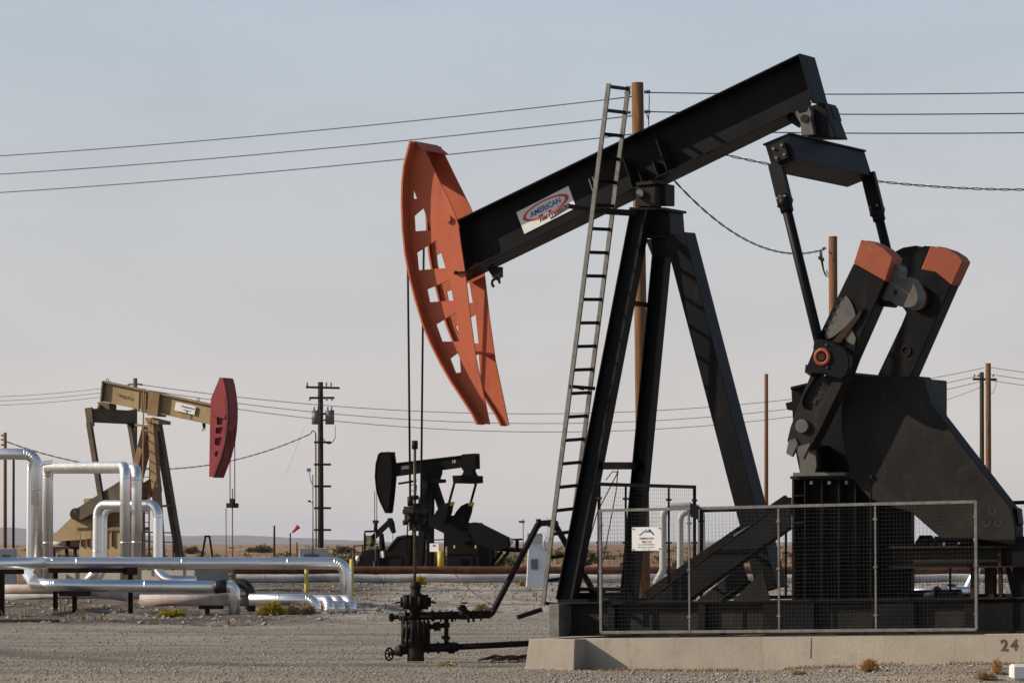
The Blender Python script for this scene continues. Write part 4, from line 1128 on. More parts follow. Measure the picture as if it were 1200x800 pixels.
# bridle
ug = G.T(265.6, 489, -0.3).dot(G.b) + 0.04
def gu(v, py):
    p = G.T(268, py, v); return p + G.b * (ug - p.dot(G.b))
for v in (-0.12, 0.22):
    bb = B(); bb.cyl(gu(v, 500 if v > 0 else 505), gu(v, 590), 0.018, 6); bb.obj('bridle_cable', 'rust_black', tan)
bb = B(); bb.box(gu(0.05, 592), 0.25, 0.5, 0.18, G.b, G.n); bb.box(gu(0.05, 587), 0.14, 0.2, 0.2, G.b, G.n); bb.obj('carrier_bar', 'rust_black', tan)
bb = B(); bb.cyl(gu(0.05, 572), gu(0.05, 690), 0.024, 6); q = gu(0.05, 690); bb.cyl(V((q.x, q.y, 0)), V((q.x, q.y, 0.7)), 0.14, 10); tag(bb.obj('wellhead', 'tan_rust', None, V((q.x, q.y, 0))), 'slim polished rod and wellhead below the red horsehead', 'wellhead')
# legs
tbar('leg', 'tan_dark', (212, 660), 1.0, (184, 492), 0.22, 0.28, 0.25)
tbar('leg', 'tan_rust', (189, 660), -1.0, (178, 490), -0.22, 0.28, 0.27)
tbar('leg', 'tan_rust', (135, 660), 0.0, (175, 500), 0.0, 0.6, 0.26)
bb = B(); bb.bar(G.T(183, 593, -0.6), G.T(201, 592, 0.6), 0.07, 0.08); bb.bar(G.T(180, 528, -0.4), G.T(190, 528, 0.4), 0.06, 0.06); bb.each('cross_tie', 'tan_dark', tan)
bb = B(); G.plate(bb, [(170, 489), (186, 493), (186, 497), (170, 493)], -0.4, 0.45); G.plate(bb, [(158, 496.5), (176, 498), (176, 500.5), (158, 499)], -0.4, -0.3); bb.obj('saddle', 'tan_rust', tan)
gl = bpy.data.objects.new('ladder', None); COL.objects.link(gl); gl.parent = tan
for (a, c, v) in (((168.5, 455), (166, 655), -0.95), ((176.5, 490), (174, 655), -0.4)):
    bb = B(); G.bar(bb, a, v, c, v, 0.03, 0.05); bb.obj('rail', 'tan_rust', gl)
bb = B()
for k in range(15):
    y = 495 + k * 10.6; bb.bar(G.T(168.2 - 2.2 * (y - 455) / 200, y, -0.95), G.T(176.2 - 2.2 * (y - 490) / 165, y, -0.4), 0.03, 0.03)
bb.each('rung', 'tan_rust', gl)
# equalizer, pitmans
bb = B(); q = G.pts([(101, 480), (112, 478.5), (113, 493), (102, 494.5)], -1.4); bb.prism(q, G.n * 2.8); ge = bb.obj('equalizer', 'tan_dark', tan)
tp_('end_pad', 'tan_dark', [(99, 478), (107, 477), (109, 499), (102, 499)], -1.5, -1.38, ge)
bb = B(); q = [p + G.n * 2.8 for p in G.pts([(99.5, 478.5), (108, 477), (110, 499), (102, 499)], -1.4)]; bb.prism(q, G.n * 0.1); bb.each('end_pad', 'tan_dark', ge)
bb = B(); G.plate(bb, [(114, 471), (128, 473), (128, 481), (132, 484), (112, 484), (117, 480)], -0.25, 0.25); bb.ball(G.T(117, 477, -0.3), 0.12, 1); bb.obj('tail_bearing', 'tan_dark', tan)
tbar('pitman_arm', 'tan_dark', (104.5, 495), -1.45, (119, 586), -1.45, 0.16, 0.20)
bb = B(); a = G.T(104.5, 495, -1.45) + G.n * 2.85; c = G.T(119, 586, -1.45) + G.n * 2.85; bb.bar(a, c, 0.20, 0.16); bb.obj('pitman_arm', 'tan_dark', tan)
# crank and weights
for v, dv in ((-1.4, 0.25), (0.35, 0.25)):
    sh_ = G.n * (v + 1.4)
    bb = B(); q = [p + sh_ for p in G.pts([(86, 598), (120, 576), (141, 563), (146, 560), (150, 578), (120, 596), (92, 610)], -1.4)]; bb.prism(q, G.n * dv); cko = bb.obj('crank', 'tan_dark' if v < 0 else 'tan_rust', tan)
    bb = B(); q = [p + sh_ for p in G.pts([(144, 562), (154, 556), (156, 575), (145, 580)], -1.42)]; bb.prism(q, G.n * (dv + 0.04)); bb.obj('counterweight', 'red', cko)
bb = B(); G.plate(bb, [(60, 629), (95, 595), (101, 586), (116, 584), (113, 596), (120, 610), (110, 630), (96, 632), (62, 634)], -1.0, -0.7); tgd = bb.obj('belt_guard', 'tan', tan)
bb = B(); G.plate(bb, [(98, 584), (118, 583), (113, 597), (99, 602)], -1.15, -1.02); bb.obj('guard_cover', 'tan', tgd)
bb = B(); bb.cyl(G.T(89, 602, -1.0), G.T(89, 602, -1.30), 0.24, 16); bb.cyl(G.T(87, 604, -1.30), G.T(87, 604, -1.38), 0.13, 12); bb.obj('sheave', 'tan_rust', tgd)
bb = B(); G.plate(bb, [(100, 590), (150, 588), (150, 622), (100, 622)], -0.6, 0.6); bb.obj('gear_box', 'tan_rust', tan)
bb = B(); G.plate(bb, [(93, 620), (142, 619), (142, 662), (93, 662)], -0.9, 0.8); tpd = bb.obj('pedestal', 'tan', tan)
bb = B(); G.plate(bb, [(91, 618), (91, 622), (144, 621), (144, 617)], -1.0, 0.9)
for x in (94, 101, 107, 114, 121, 130): G.plate(bb, [(x, 622), (x, 640), (x + 1, 640), (x + 1, 622)], -1.0, -0.9)
bb.obj('top_frame', 'tan_rust', tpd)
bb = B(); a = G.T(64, 632, -0.2); c = G.T(80, 634, -0.2); bb.cyl(a, c, 0.20, 14); bb.ball(a, 0.2, 2); bb.obj('motor', 'white', tan)
bb = B(); G.plate(bb, [(77, 628), (92, 628), (92, 640), (77, 640)], -0.3, 0.3); G.plate(bb, [(60, 640), (93, 640), (93, 643), (60, 643)], -0.5, 0.5)
for x in (63, 78, 88): G.bar(bb, (x, 642), -0.3, (x, 662), -0.3, 0.1, 0.1)
bb.obj('motor_stand', 'rust_dark', tan)
bb = B(); G.plate(bb, [(55, 660), (225, 660), (225, 667), (55, 667)], -1.2, 1.2); bb.obj('skid_rail', 'tan_dark', tan)
bb = B(); q = G.pts([(52, 667.5), (228, 667.5), (228, 684), (52, 684)], -1.4); bb.prism(q, G.n * 2.8); tag(bb.obj('concrete_pad', 'concrete', None), 'pale concrete footing beneath the tan pumpjack behind the silver pipes', 'concrete pad')
# guard rail beside the legs
rr = thing('guard_rail', G.T(185, 662, -1.6), 'dark pipe railing at the feet of the tan pumpjack', 'railing')
bb = B(); bb.bar(G.T(165, 623, -1.6), G.T(203, 624, -1.6), 0.05, 0.05); bb.bar(G.T(165, 634, -1.6), G.T(203, 635, -1.6), 0.04, 0.04); bb.obj('rail', 'rust_black', rr)
for x in (166, 175, 203):
    bb = B(); G.bar(bb, (x, 623), -1.6, (x, 668), -1.6, 0.05, 0.05); bb.obj('post', 'rust_black', rr)

# ================================================================== black pumpjack farther off
K = Frame(500, 200.0, 28.0)
blk = thing('pumpjack', K.T(520, 668, 0), 'all-black pumpjack in silhouette behind the wellhead in the middle distance', 'pumpjack')
def kp(name, ps, v0, v1, m='far_black', parent=blk):
    bb = B(); K.plate(bb, ps, v0, v1); return bb.obj(name, m, parent)
def kbar(name, a, va, c, vc, wd, ht, m='far_black', parent=blk):
    bb = B(); K.bar(bb, a, va, c, vc, wd, ht); return bb.obj(name, m, parent)
bb = B()
t0, t1, t2, t3 = K.pts([(456, 543), (555.5, 531.5), (555.5, 545), (456, 558.5)], -0.2); d_ = (t1 - t0).normalized()
bb.prism([t0, t1, t1 - ZUP * 0.04, t0 - ZUP * 0.04], K.n * 0.4); bb.prism([t3, t2, t2 + ZUP * 0.04, t3 + ZUP * 0.04], K.n * 0.4); q = K.n * 0.12; bb.prism([t0 - ZUP * .04 + q, t1 - ZUP * .04 + q, t2 + ZUP * .04 + q, t3 + ZUP * .04 + q], K.n * 0.16)
kb = bb.obj('walking_beam', 'far_black', blk)
bb = B(); q0 = K.T(471, 550, -0.1); bb.prism([q0, q0 + d_ * 0.42, q0 + d_ * 0.42 + ZUP * 0.18, q0 + ZUP * 0.18], -K.n * 0.02); bb.obj('badge', 'grey_iron', kb)
bb = B(); put_text(bb, '18', K.T(530, 542.5, -0.09), d_, ZUP, 0.2, 0.16, 0, 0.02); bb.each('stencil_mark', 'grey_box', kb)
kp('end_plate', [(541, 532), (556.5, 531), (557, 549), (541, 550)], -0.26, 0.26, parent=kb)
ho = [(443, 532), (447, 529.5), (457, 529), (459, 545), (459, 559), (456.5, 585), (454.5, 600.5), (451, 600.5), (445, 588), (440.5, 574), (439, 558), (440, 543)]
hd_ = kp('horsehead', ho, -0.28, -0.25)
bb = B(); q = [p + K.n * 0.5 for p in K.pts(ho, -0.28)]; bb.prism(q, K.n * 0.03); bb.obj('side_plate', 'far_black', hd_)
ar = K.pts([(446, 529.5), (443, 532), (440, 543), (439, 558), (440.5, 574), (445, 588), (451.5, 601)], -0.32); bb = B(); bb.prism(ar + [p + K.b * 0.05 for p in ar][::-1], K.n * 0.6); bb.obj('face_plate', 'far_black', hd_)
for v in (-0.1, 0.12):
    bb = B(); p = K.T(440.2, 575, v); p0 = K.T(440.2, 575, 0); p = p0 + K.n * v; bb.cyl(p, V((p.x, p.y, ZC + (HY - 611) * p.y / FPX)), 0.02, 6); bb.obj('bridle_cable', 'rust_black', blk)
q = K.T(440.2, 611, 0); whb = thing('wellhead', V((q.x, q.y, 0)), 'small dark wellhead under the black silhouette pumpjack', 'wellhead')
bb = B(); bb.box(q, 0.2, 0.3, 0.15, K.b, K.n); bb.cyl(q, V((q.x, q.y, q.z - 0.5)), 0.10, 8); bb.obj('clamp', 'rust_black', whb)
bb = B(); bb.cyl(V((q.x, q.y, q.z + .1)), V((q.x, q.y, 0.5)), 0.025, 6); bb.obj('polished_rod', 'galv', whb)
bb = B(); bb.cyl(V((q.x, q.y, 0)), V((q.x, q.y, 0.9)), 0.14, 10); bb.bar(V((q.x - 0.4, q.y, 0.6)), V((q.x + 0.5, q.y, 0.6)), 0.12, 0.12); bb.obj('tree_body', 'rust_black', whb)
kbar('leg', (492, 668), -0.85, (501, 552), -0.2, 0.3, 0.34)
kbar('leg', (504, 668), 0.9, (505, 556), 0.2, 0.28, 0.30)
kbar('leg', (533, 640), 0.0, (506, 558), 0.0, 0.5, 0.24)
bb = B(); K.plate(bb, [(496, 550), (512, 548), (512, 554), (508, 566), (497, 566), (494, 560)], -0.3, 0.3); K.plate(bb, [(494, 563), (514, 561), (514, 565), (494, 567)], -0.4, 0.4); K.bar(bb, (467, 566.5), -0.6, (488, 563), -0.4, 0.08, 0.10); bb.obj('saddle', 'far_black', blk)
bb = B(); bb.bar(K.T(486, 621, -0.6), K.T(502, 621, 0.5), 0.08, 0.08); bb.each('cross_tie', 'far_black', blk)
kl = bpy.data.objects.new('ladder', None); COL.objects.link(kl); kl.parent = blk
for (a, c, v) in (((481.5, 562), (474.5, 664), -0.9), ((488, 568), (480.5, 664), -0.45)):
    bb = B(); K.bar(bb, a, v, c, v, 0.04, 0.06); bb.obj('rail', 'far_black', kl)
bb = B()
for k in range(15):
    y = 568 + k * 6.6; t = (y - 562) / 102; bb.bar(K.T(481.5 - 7 * t, y, -0.9), K.T(488.2 - 7.6 * t, y, -0.45), 0.03, 0.04)
bb.each('rung', 'far_black', kl)
bb = B(); K.plate(bb, [(542, 547), (553, 546), (552, 552), (555, 558), (540, 558), (543, 553)], -0.25, 0.25); bb.obj('tail_bearing', 'far_black', blk)
bb = B(); q = K.pts([(530, 557), (541, 556.5), (541, 565), (531, 566)], -1.2); bb.prism(q, K.n * 2.3); bb.obj('equalizer', 'far_black', blk)
a, c = K.T(533, 564, -1.2), K.T(520, 612, -1.2)
bb = B(); bb.bar(a, c, 0.09, 0.10); bb.obj('pitman_arm', 'far_black', blk)
bb = B(); bb.bar(a + K.n * 2.3, c + K.n * 2.3, 0.09, 0.10); bb.obj('pitman_arm', 'far_black', blk)
for v in (-1.1, 1.0):
    sh_ = K.n * (v + 1.1)
    bb = B(); q = [p + sh_ for p in K.pts([(502, 604), (508, 603), (548, 625), (550, 634), (541, 635), (503, 616)], -1.1)]; bb.prism(q, K.n * 0.2); cko = bb.obj('crank', 'far_black', blk)
    bb = B(); q = [p + sh_ for p in K.pts([(507, 607), (511, 599), (517, 592), (523, 589), (529, 588), (527, 600), (523, 612), (518, 616)], -1.14)]; bb.prism(q, K.n * 0.28); bb.obj('counterweight', 'far_black', cko)
    bb = B(); q = [p + sh_ for p in K.pts([(525.5, 589.3), (529.4, 587.6), (528.6, 592), (526, 592.5)], -1.16)]; bb.prism(q, K.n * 0.32); bb.obj('painted_tip', 'yellow', cko)
bb = B(); K.plate(bb, [(520, 612), (550, 612), (560, 630), (560, 640), (520, 640)], -0.7, 0.7); bb.obj('gear_box', 'far_black', blk)
bb = B(); K.plate(bb, [(524, 632), (560, 632), (562, 668), (524, 668)], -0.9, 0.8); kpd = bb.obj('pedestal', 'far_black', blk)
bb = B(); K.plate(bb, [(531.5, 638.5), (533, 638.5), (533, 642), (531.5, 642)], -0.93, -0.9); K.plate(bb, [(556.5, 638.5), (558, 638.5), (558, 642), (556.5, 642)], -0.93, -0.9); bb.each('warning_tag', 'yellow', kpd)
bb = B(); K.plate(bb, [(550, 613), (555, 611.5), (562, 613), (594, 629), (596, 640), (582, 645), (548, 634)], -1.0, -0.75); bb.obj('belt_guard', 'far_black', blk)
bb = B(); a = K.T(592, 634, -0.4); bb.cyl(a, a + K.b * 0.25, 0.22, 12); bb.ball(a + K.b * 0.25, 0.2, 2); bb.obj('motor_cap', 'white_tank', blk)
bb = B(); K.plate(bb, [(576, 640), (611, 643), (611, 647), (576, 645)], -0.6, 0.6); K.bar(bb, (596, 646), -0.5, (580, 666), -0.5, 0.12, 0.14); K.bar(bb, (588, 646), 0.4, (572, 666), 0.4, 0.12, 0.14); K.bar(bb, (606, 632), 0, (606, 645), 0, 0.14, 0.14); K.bar(bb, (599, 632), 0, (613, 631.5), 0, 0.14, 0.1); bb.obj('motor_stand', 'far_black', blk)
bb = B(); K.plate(bb, [(470, 665), (604, 664), (604, 672), (470, 672)], -1.1, 1.1); bb.obj('skid_rail', 'far_black', blk)
rb_ = thing('guard_rail', K.T(520, 668, -1.6), 'thin pipe railing before the black silhouette pumpjack', 'railing')
bb = B(); bb.bar(K.T(479, 633, -1.6), K.T(575, 630.5, -1.6), 0.05, 0.06); bb.obj('rail', 'far_black', rb_)
for x in (479, 521, 575):
    bb = B(); K.bar(bb, (x, 633 - (x - 479) * .026), -1.6, (x, 674), -1.6, 0.06, 0.06); bb.obj('post', 'far_black', rb_)
q = K.T(503.5, 646, -1.65)
bb = B(); bb.prism([q, q + K.b * 0.52, q + K.b * 0.52 + ZUP * 0.42, q + ZUP * 0.42], K.n * 0.02); sg2 = bb.obj('well_sign', 'white', None); tag(sg2, 'small white well sign on the railing of the black silhouette pumpjack', 'sign')
bb = B(); z_ = q - K.n * 0.004; bb.prism([z_ + K.b * .12 + ZUP * .27, z_ + K.b * .40 + ZUP * .27, z_ + K.b * .30 + ZUP * .37, z_ + K.b * .24 + ZUP * .34], -K.n * .004); bb.obj('mountain_logo', 'ink_navy', sg2)

# small pumpjack facing right
S = Frame(445, 235.0, 28.0)
smp = thing('pumpjack', S.T(440, 668, 0), 'smallest dark pumpjack, beam tilted up to the right, left of the black silhouette one', 'pumpjack')
def spl(name, ps, v0, v1, m='far_black', parent=smp):
    bb = B(); S.plate(bb, ps, v0, v1); return bb.obj(name, m, parent)
bb = B(); S.bar(bb, (435, 632), 0, (457, 611), 0, 0.2, 0.30); bb.obj('walking_beam', 'far_black', smp)
bb = B(); S.bar(bb, (427, 622.5), -0.3, (442, 622), -0.1, 0.10, 0.12); bb.obj('walking_arm', 'far_black', smp)
spl('horsehead', [(454, 607), (457, 606.5), (459.5, 612), (461.2, 623.5), (459, 624.5), (455, 616)], -0.15, 0.15)
bb = B(); p = S.T(460.5, 622, 0); bb.cyl(p, V((p.x, p.y, ZC - 0.3)), 0.02, 6); bb.obj('bridle_cable', 'rust_black', smp)
bb = B(); S.plate(bb, [(426.5, 627), (434, 627), (435.5, 633), (432.5, 640.5), (428.5, 640.5), (426, 634)], -0.3, 0.3); bb.obj('counterweight', 'shrub_far', smp)
bb = B(); S.bar(bb, (447, 648), -0.4, (446, 623), -0.1, 0.16, 0.16); bb.obj('leg', 'far_black', smp)
bb = B(); S.bar(bb, (453, 664), 0.5, (448, 625), 0.1, 0.12, 0.12); bb.obj('leg', 'far_black', smp)
bb = B(); S.bar(bb, (427.5, 624), -0.3, (427.5, 650), -0.3, 0.08, 0.10); bb.obj('pitman_arm', 'far_black', smp)
spl('gear_box', [(418.5, 660), (421, 652), (429, 645), (442, 643.5), (444, 652), (444, 668), (418, 668)], -0.6, 0.6)
bb = B(); a = S.T(421.5, 654, -0.6); bb.cyl(a, a - S.b * 0.2, 0.16, 10); bb.obj('motor_cap', 'white', smp)
bb = B(); S.plate(bb, [(445, 646), (449, 645), (449.5, 653), (445.5, 653)], -0.5, -0.3); bb.obj('tag_plate', 'white', smp)
rs = thing('guard_rail', S.T(429, 668, -1.4), 'thin dark pipe railing left of the smallest pumpjack', 'railing')
bb = B(); bb.bar(S.T(415, 639.5, -1.4), S.T(443, 637, -1.4), 0.06, 0.06); bb.obj('rail', 'far_black', rs)
for x in (415, 425, 442.5):
    bb = B(); S.bar(bb, (x, 639), -1.4, (x, 668), -1.4, 0.06, 0.06); bb.obj('post', 'far_black', rs)
hs_ = thing('equipment_housing', S.T(466, 668, 0), 'dark sloping steel housing between the smallest and the black pumpjacks', 'housing')
bb = B(); S.plate(bb, [(452.5, 646), (466, 629), (472, 626.5), (479, 627.5), (481, 640), (481, 668), (454, 668)], -0.7, 0.7); bb.obj('cover', 'far_black', hs_)
bb = B(); S.bar(bb, (453, 645), -0.74, (466, 629), -0.74, 0.08, 0.10); S.bar(bb, (466, 629), -0.74, (478, 627), -0.74, 0.08, 0.10); bb.obj('edge_trim', 'black_dust', hs_)

# ================================================================== pipelines
def pipe(name, path, r, m, label, cat='pipe', bend=0.0, group=None, seams=0, seg=20, origin=None):
    pts = fillet(path, bend, 7) if bend else [V(p) for p in path]
    c0 = V(pts[0]); c0.z = gh(c0.x, c0.y)
    t_ = thing(name, origin if origin is not None else c0, label, cat, group)
    bb = B(); bb.tube(pts, r, seg); bb.obj('pipe_run', m, t_)
    if seams:
        bb = B(); L = 0; nxt = seams * 0.6
        for a, c in zip(pts, pts[1:]):
            l = (c - a).length; d = (c - a) / l if l else None
            while d is not None and nxt < L + l:
                p = a + d * (nxt - L); bb.tube([p - d * 0.02, p + d * 0.02], r * 1.022, seg); nxt += seams
            L += l
        if len(bb.bm.verts): bb.each('cladding_band', m, t_)
    if bend:   # gored elbows: thin lapped rings
        bb = B()
        for i in range(1, len(pts) - 1):
            d = (pts[i + 1] - pts[i - 1]).normalized(); l1 = (pts[i] - pts[i - 1]).length; l2 = (pts[i + 1] - pts[i]).length
            if min(l1, l2) < 0.25 and (pts[i + 1] - pts[i]).angle(pts[i] - pts[i - 1]) > 0.03:
                bb.tube([pts[i] - d * 0.012, pts[i] + d * 0.012], r * 1.014, seg)
        if len(bb.bm.verts): bb.each('elbow_ring', m, t_)
    return t_
Yp = 105.0
def A(px, py, Y=Yp): return at(px, py, Y)
def grd(p, z=0.0): return V((p.x, p.y, gh(p.x, p.y) + z))
pipe('insulated_pipe', [A(-60, 661, 100), A(52, 659.3, 106.5), A(405, 659.6, 106.5), A(405, 725, 106.5)], 0.165, 'alu', 'longest silver clad pipe, level above the gravel, ending in an elbow by the yellow bollards', bend=0.30, seams=2.9)
pipe('insulated_pipe', [A(30, 668, 112), A(41, 684, 103.6), A(56, 685, 102.5), A(253, 687.5, 102.5)], 0.165, 'alu', 'lower silver pipe running under the longest one to a black rubber joint', bend=0.25, seams=3.4)
pipe('insulated_pipe', [A(263, 687.3, 102.5), A(274.5, 687.6, 102.5), A(274.5, 722, 102.5)], 0.15, 'alu', 'short silver elbow pipe dropping to the ground beside a black hose', bend=0.26)
pipe('rubber_hose', [A(252, 687.3, 102.5), A(255, 687.3, 102.5), A(258, 686.8, 102.5), A(265, 686.5, 102.5)], 0.178, 'rubber', 'ribbed black rubber joint at the end of the lower silver pipe', 'hose', origin=grd(A(262, 715, 103)))
pipe('rubber_hose', [A(268, 683.5, 103.8), A(293.5, 683.5, 103.8), A(293.5, 722, 103.8)], 0.135, 'rubber', 'curved black rubber hose bending down behind the short silver elbow', 'hose', bend=0.42)
pipe('insulated_pipe', [A(164, 703, 104), A(291, 703, 104)], 0.155, 'wrap', 'ground pipe in crinkled pinkish wrap behind the yellow shrubs', origin=grd(A(200, 715, 104)))
pipe('insulated_pipe', [A(292, 702, 103), A(369.5, 702.5, 103), A(369.5, 724, 103)], 0.155, 'alu', 'nearest of the ground pipes, silver, its elbow leftmost in the row of four', bend=0.24, seams=1.3)
for i, (px, dY, lab) in enumerate(((386, -1.6, 'second silver elbow from the left in the row of four by the bollards'), (398, -1.2, 'third silver elbow from the left in the row of four by the bollards'), (411.5, -0.8, 'rightmost silver elbow in the row of four beside the yellow bollard'))):
    pipe('insulated_pipe', [A(px - 30, 703.5, Yp + dY + 1.5), A(px, 703.2, Yp + dY), A(px, 724, Yp + dY)], 0.15, 'alu_dull' if i else 'alu', lab, bend=0.26, group='silver elbows going into the ground')
# vertical expansion loops
pipe('pipe_loop', [A(-70, 531, 108), A(43, 532, 108), A(43, 690, 108)], 0.158, 'alu_dull', 'tallest silver pipe, coming in level from the left edge then dropping', bend=0.34, seams=2.2)
pipe('pipe_loop', [A(30, 681, 110), A(33.5, 668, 110), A(34.5, 545, 110), A(60, 541, 118)], 0.068, 'alu', 'thin silver riser just left of the tallest pipe', bend=0.2)
pipe('pipe_loop', [A(55.5, 684, 124), A(55.5, 547, 124), A(146.5, 546.5, 109), A(146.5, 690, 109)], 0.146, 'alu_dull', 'silver pipe loop shaped like a tall arch, left of its twin', bend=0.32, seams=2.2, group='tall arched pipe loops')
pipe('pipe_loop', [A(57, 684, 130), A(57, 549.5, 130), A(160, 548.5, 113), A(160, 690, 113)], 0.15, 'alu_dull', 'silver pipe loop shaped like a tall arch, behind and right of its twin', bend=0.34, seams=2.2, group='tall arched pipe loops')
pipe('pipe_loop', [A(100, 684, 120), A(113.5, 668, 120), A(114.5, 591, 120), A(185, 591, 118), A(185, 668, 118), A(194, 679, 118), A(230, 680, 118)], 0.145, 'alu', 'low silver pipe loop passing behind the tall arches', bend=0.38, seams=1.9)
pipe('pipe_loop', [A(111, 684, 124), A(121.5, 668, 124), A(122, 596, 124), A(176, 596, 124)], 0.105, 'alu', 'slim silver pipe standing inside the low loop', bend=0.3)
pipe('insulated_pipe', [A(-30, 690, 112), A(90, 690, 112), A(150, 699, 112)], 0.14, 'wrap', 'dusty pink pipe lying low at the left edge under the silver pipes', origin=grd(A(20, 705, 112)))
pipe('insulated_pipe', [A(0, 698, 116), A(240, 696, 116)], 0.11, 'white_pipe', 'thin pale pipe on the ground behind the lower silver pipe', origin=grd(A(120, 705, 116)))
# supports
def support(px, ytop, ybot, Y, label):
    p = A(px, ybot, Y); t_ = thing('pipe_support', grd(p), label, 'support', 'rusty posts under the silver pipes')
    bb = B(); top = A(px, ytop, Y); bb.ibeam(V((top.x, top.y, gh(top.x, top.y) - 0.2)), top, 0.12, 0.12, 0.015, 0.012, V((1, 0, 0))); bb.obj('post', 'rust_dark', t_)
    return t_
def cross(t_, a, c, h, Y, name='cross_arm'):
    bb = B(); bb.bar(A(*a, Y), A(*c, Y), 0.16, h); bb.obj(name, 'rust_dark', t_)
s_ = support(2.5, 669, 726, 98.5, 'rusty post at the left edge under the silver pipes'); cross(s_, (-8, 669.5), (28, 669.5), 0.12, 98.9)
s_ = support(65, 668.5, 716, 103.2, 'rusty post second from the left edge, under a long dark beam'); cross(s_, (57, 668), (148, 668), 0.13, 103.2)
s_ = support(87.5, 697, 724, 101, 'short rusty post below a dark plank under the lower pipe'); cross(s_, (69, 695), (106, 695), 0.14, 101)
s_ = support(153, 669, 719, 103.2, 'rusty post with a thick dark head plate under the longest pipe'); cross(s_, (145, 668.7), (161, 668.7), 0.20, 103.2, 'head_plate')
s_ = support(243, 712, 722, 102.8, 'stubby dark post under the pinkish pipe near the yellow shrub'); cross(s_, (233, 711), (262, 711), 0.1, 102.8)
# long brown and white lines across the field
zb = ZC + (HY - 667.5) * 185 / FPX
bb_path = [V((-75, 187, zb)), V((-20, 185.5, zb)), V((60, 184, zb - 0.05)), V((85, 183, zb - 0.1))]
pb = pipe('brown_pipeline', bb_path, 0.185, 'rust', 'long rusty brown pipeline crossing the whole field behind the wellhead', 'pipeline', origin=V((0, 185, 0)))
for x in range(-20, 30, 6):
    bb = B(); bb.box((x, 185.3, zb / 2 - 0.2), 0.18, 0.4, zb - 0.05); bb.obj('cradle', 'rust_dark', pb)
zw = ZC + (HY - 677.3) * 176 / FPX
pts_ = [V((x, 176 + 0.25 * math.sin(x * 0.7), zw + 0.03 * math.sin(x * 1.3))) for x in range(-20, 40, 2)]
pipe('white_pipeline', pts_, 0.19, 'white_pipe', 'chalky white pipeline lying on the ground below the brown one', 'pipeline', origin=V((0, 176, 0)), seams=5.5)
# loop behind the fence
pipe('pipe_loop', [A(768, 684, 140), A(777, 668, 140), A(777, 593.5, 140), A(822, 592.5, 140), A(822, 690, 140)], 0.13, 'pipe_grey', 'grey pipe arch seen through the fence behind the pumpjack legs', bend=0.4)
pipe('pipe_loop', [A(790, 684, 144), A(797, 668, 144), A(797, 600, 144), A(823, 598, 144)], 0.12, 'pipe_grey', 'upright grey pipe seen through the fence inside the grey arch', bend=0.35)
pipe('pipe_loop', [A(1128, 699, 140), A(1137, 682, 140), A(1144, 668, 140), A(1144, 655, 140)], 0.15, 'alu', 'bright leaning pipe seen under the motor rail of the big pumpjack', bend=0.3)
pipe('insulated_pipe', [A(1060, 693, 138), A(1142, 692, 138)], 0.16, 'alu', 'low silver pipe seen under the motor rail of the big pumpjack', origin=grd(A(1100, 700, 138)))

# yellow bollards
for px, y0, lab in ((359.2, 664, 'yellow bollard standing left of the silver pipe end'), (412, 655.5, 'yellow bollard standing right of the silver pipe end')):
    p = A(px, 690, 116 if px < 400 else 112); b0 = grd(p)
    t_ = thing('bollard', b0, lab, 'bollard', 'yellow bollards by the pipe end')
    top = A(px, y0, p.y); bb = B(); bb.cyl(b0 - ZUP * 0.1, top, 0.062, 12); bb.obj('post', 'yellow', t_)
    bb = B(); bb.ball(top, 0.06, 2, (1, 1, 0.5)); bb.obj('cap', 'yellow', t_)

# ================================================================== poles
def pole(name, top, bot_px, Y, r, m, label, group=None, r_top=None, cat='pole'):
    tpz = at(*top, Y); bz = at(bot_px, 700, Y); base = V((bz.x, Y, gh(bz.x, Y)))
    t_ = thing(name, base, label, cat, group)
    bb = B(); bb.tube([base - ZUP * 0.3, base.lerp(tpz, 0.5), tpz], [r, (r + (r_top or r * 0.85)) / 2, r_top or r * 0.85], 14); bb.obj('shaft', m, t_)
    return t_
def insul(t_, px, py, Y, dx=0.10, dz=0):
    bb = B(); p = at(px, py, Y)
    for k in range(3): bb.cyl(p + V((dx * 0.35 * k, 0, dz * 0.35 * k)), p + V((dx * (0.35 * k + 0.22), 0, dz * (0.35 * k + .22))), 0.045, 8)
    bb.cyl(p, p + V((dx, 0, dz)), 0.02, 6); bb.obj('insulator', 'porcelain', t_)
pA = pole('utility_pole', (747, 97), 755, 98, 0.165, 'wood', 'tall orange-brown wooden pole rising behind the big pumpjack beam', r_top=0.15)
for y, s in ((109, -1), (132, -1), (108, 1), (131, 1)):
    px = 747 + 8 * s; insul(pA, px, y, 98, 0.16 * s)
bb = B(); bb.tube([at(758, 108, 98), at(760, 105.5, 98), at(761, 115, 98), at(760, 145, 98), at(764, 165, 98)], 0.012, 6); bb.tube([at(757, 131, 98), at(760, 140, 98)], 0.012, 6); bb.obj('jumper_wire', 'wire', pA)
pB = pole('utility_pole', (976, 277), 978, 125, 0.15, 'wood', 'orange-brown wooden pole behind the near pitman arm and crank', r_top=0.14)
insul(pB, 968, 291, 125, -0.12)
bb = B()
for i in range(4): bb.tube(catenary(at(963 - i, 294, 125), at(969 + i, 316 + 2 * i, 125), 0.35, 8), 0.012, 5)
for i in range(3): bb.cyl(at(960 + 2 * i, 300 + i, 125), at(960.5 + 2 * i, 304 + i, 125), 0.045, 6)
bb.obj('cutout_wires', 'wire', pB)
pC = pole('utility_pole', (898, 438), 898, 240, 0.135, 'wood', 'slim brown pole standing right of the pumpjack rear leg')
pD = pole('utility_pole', (1158, 425.5), 1158.5, 200, 0.165, 'wood', 'thicker orange-brown pole of the pair at the right', 'pair of poles at the right')
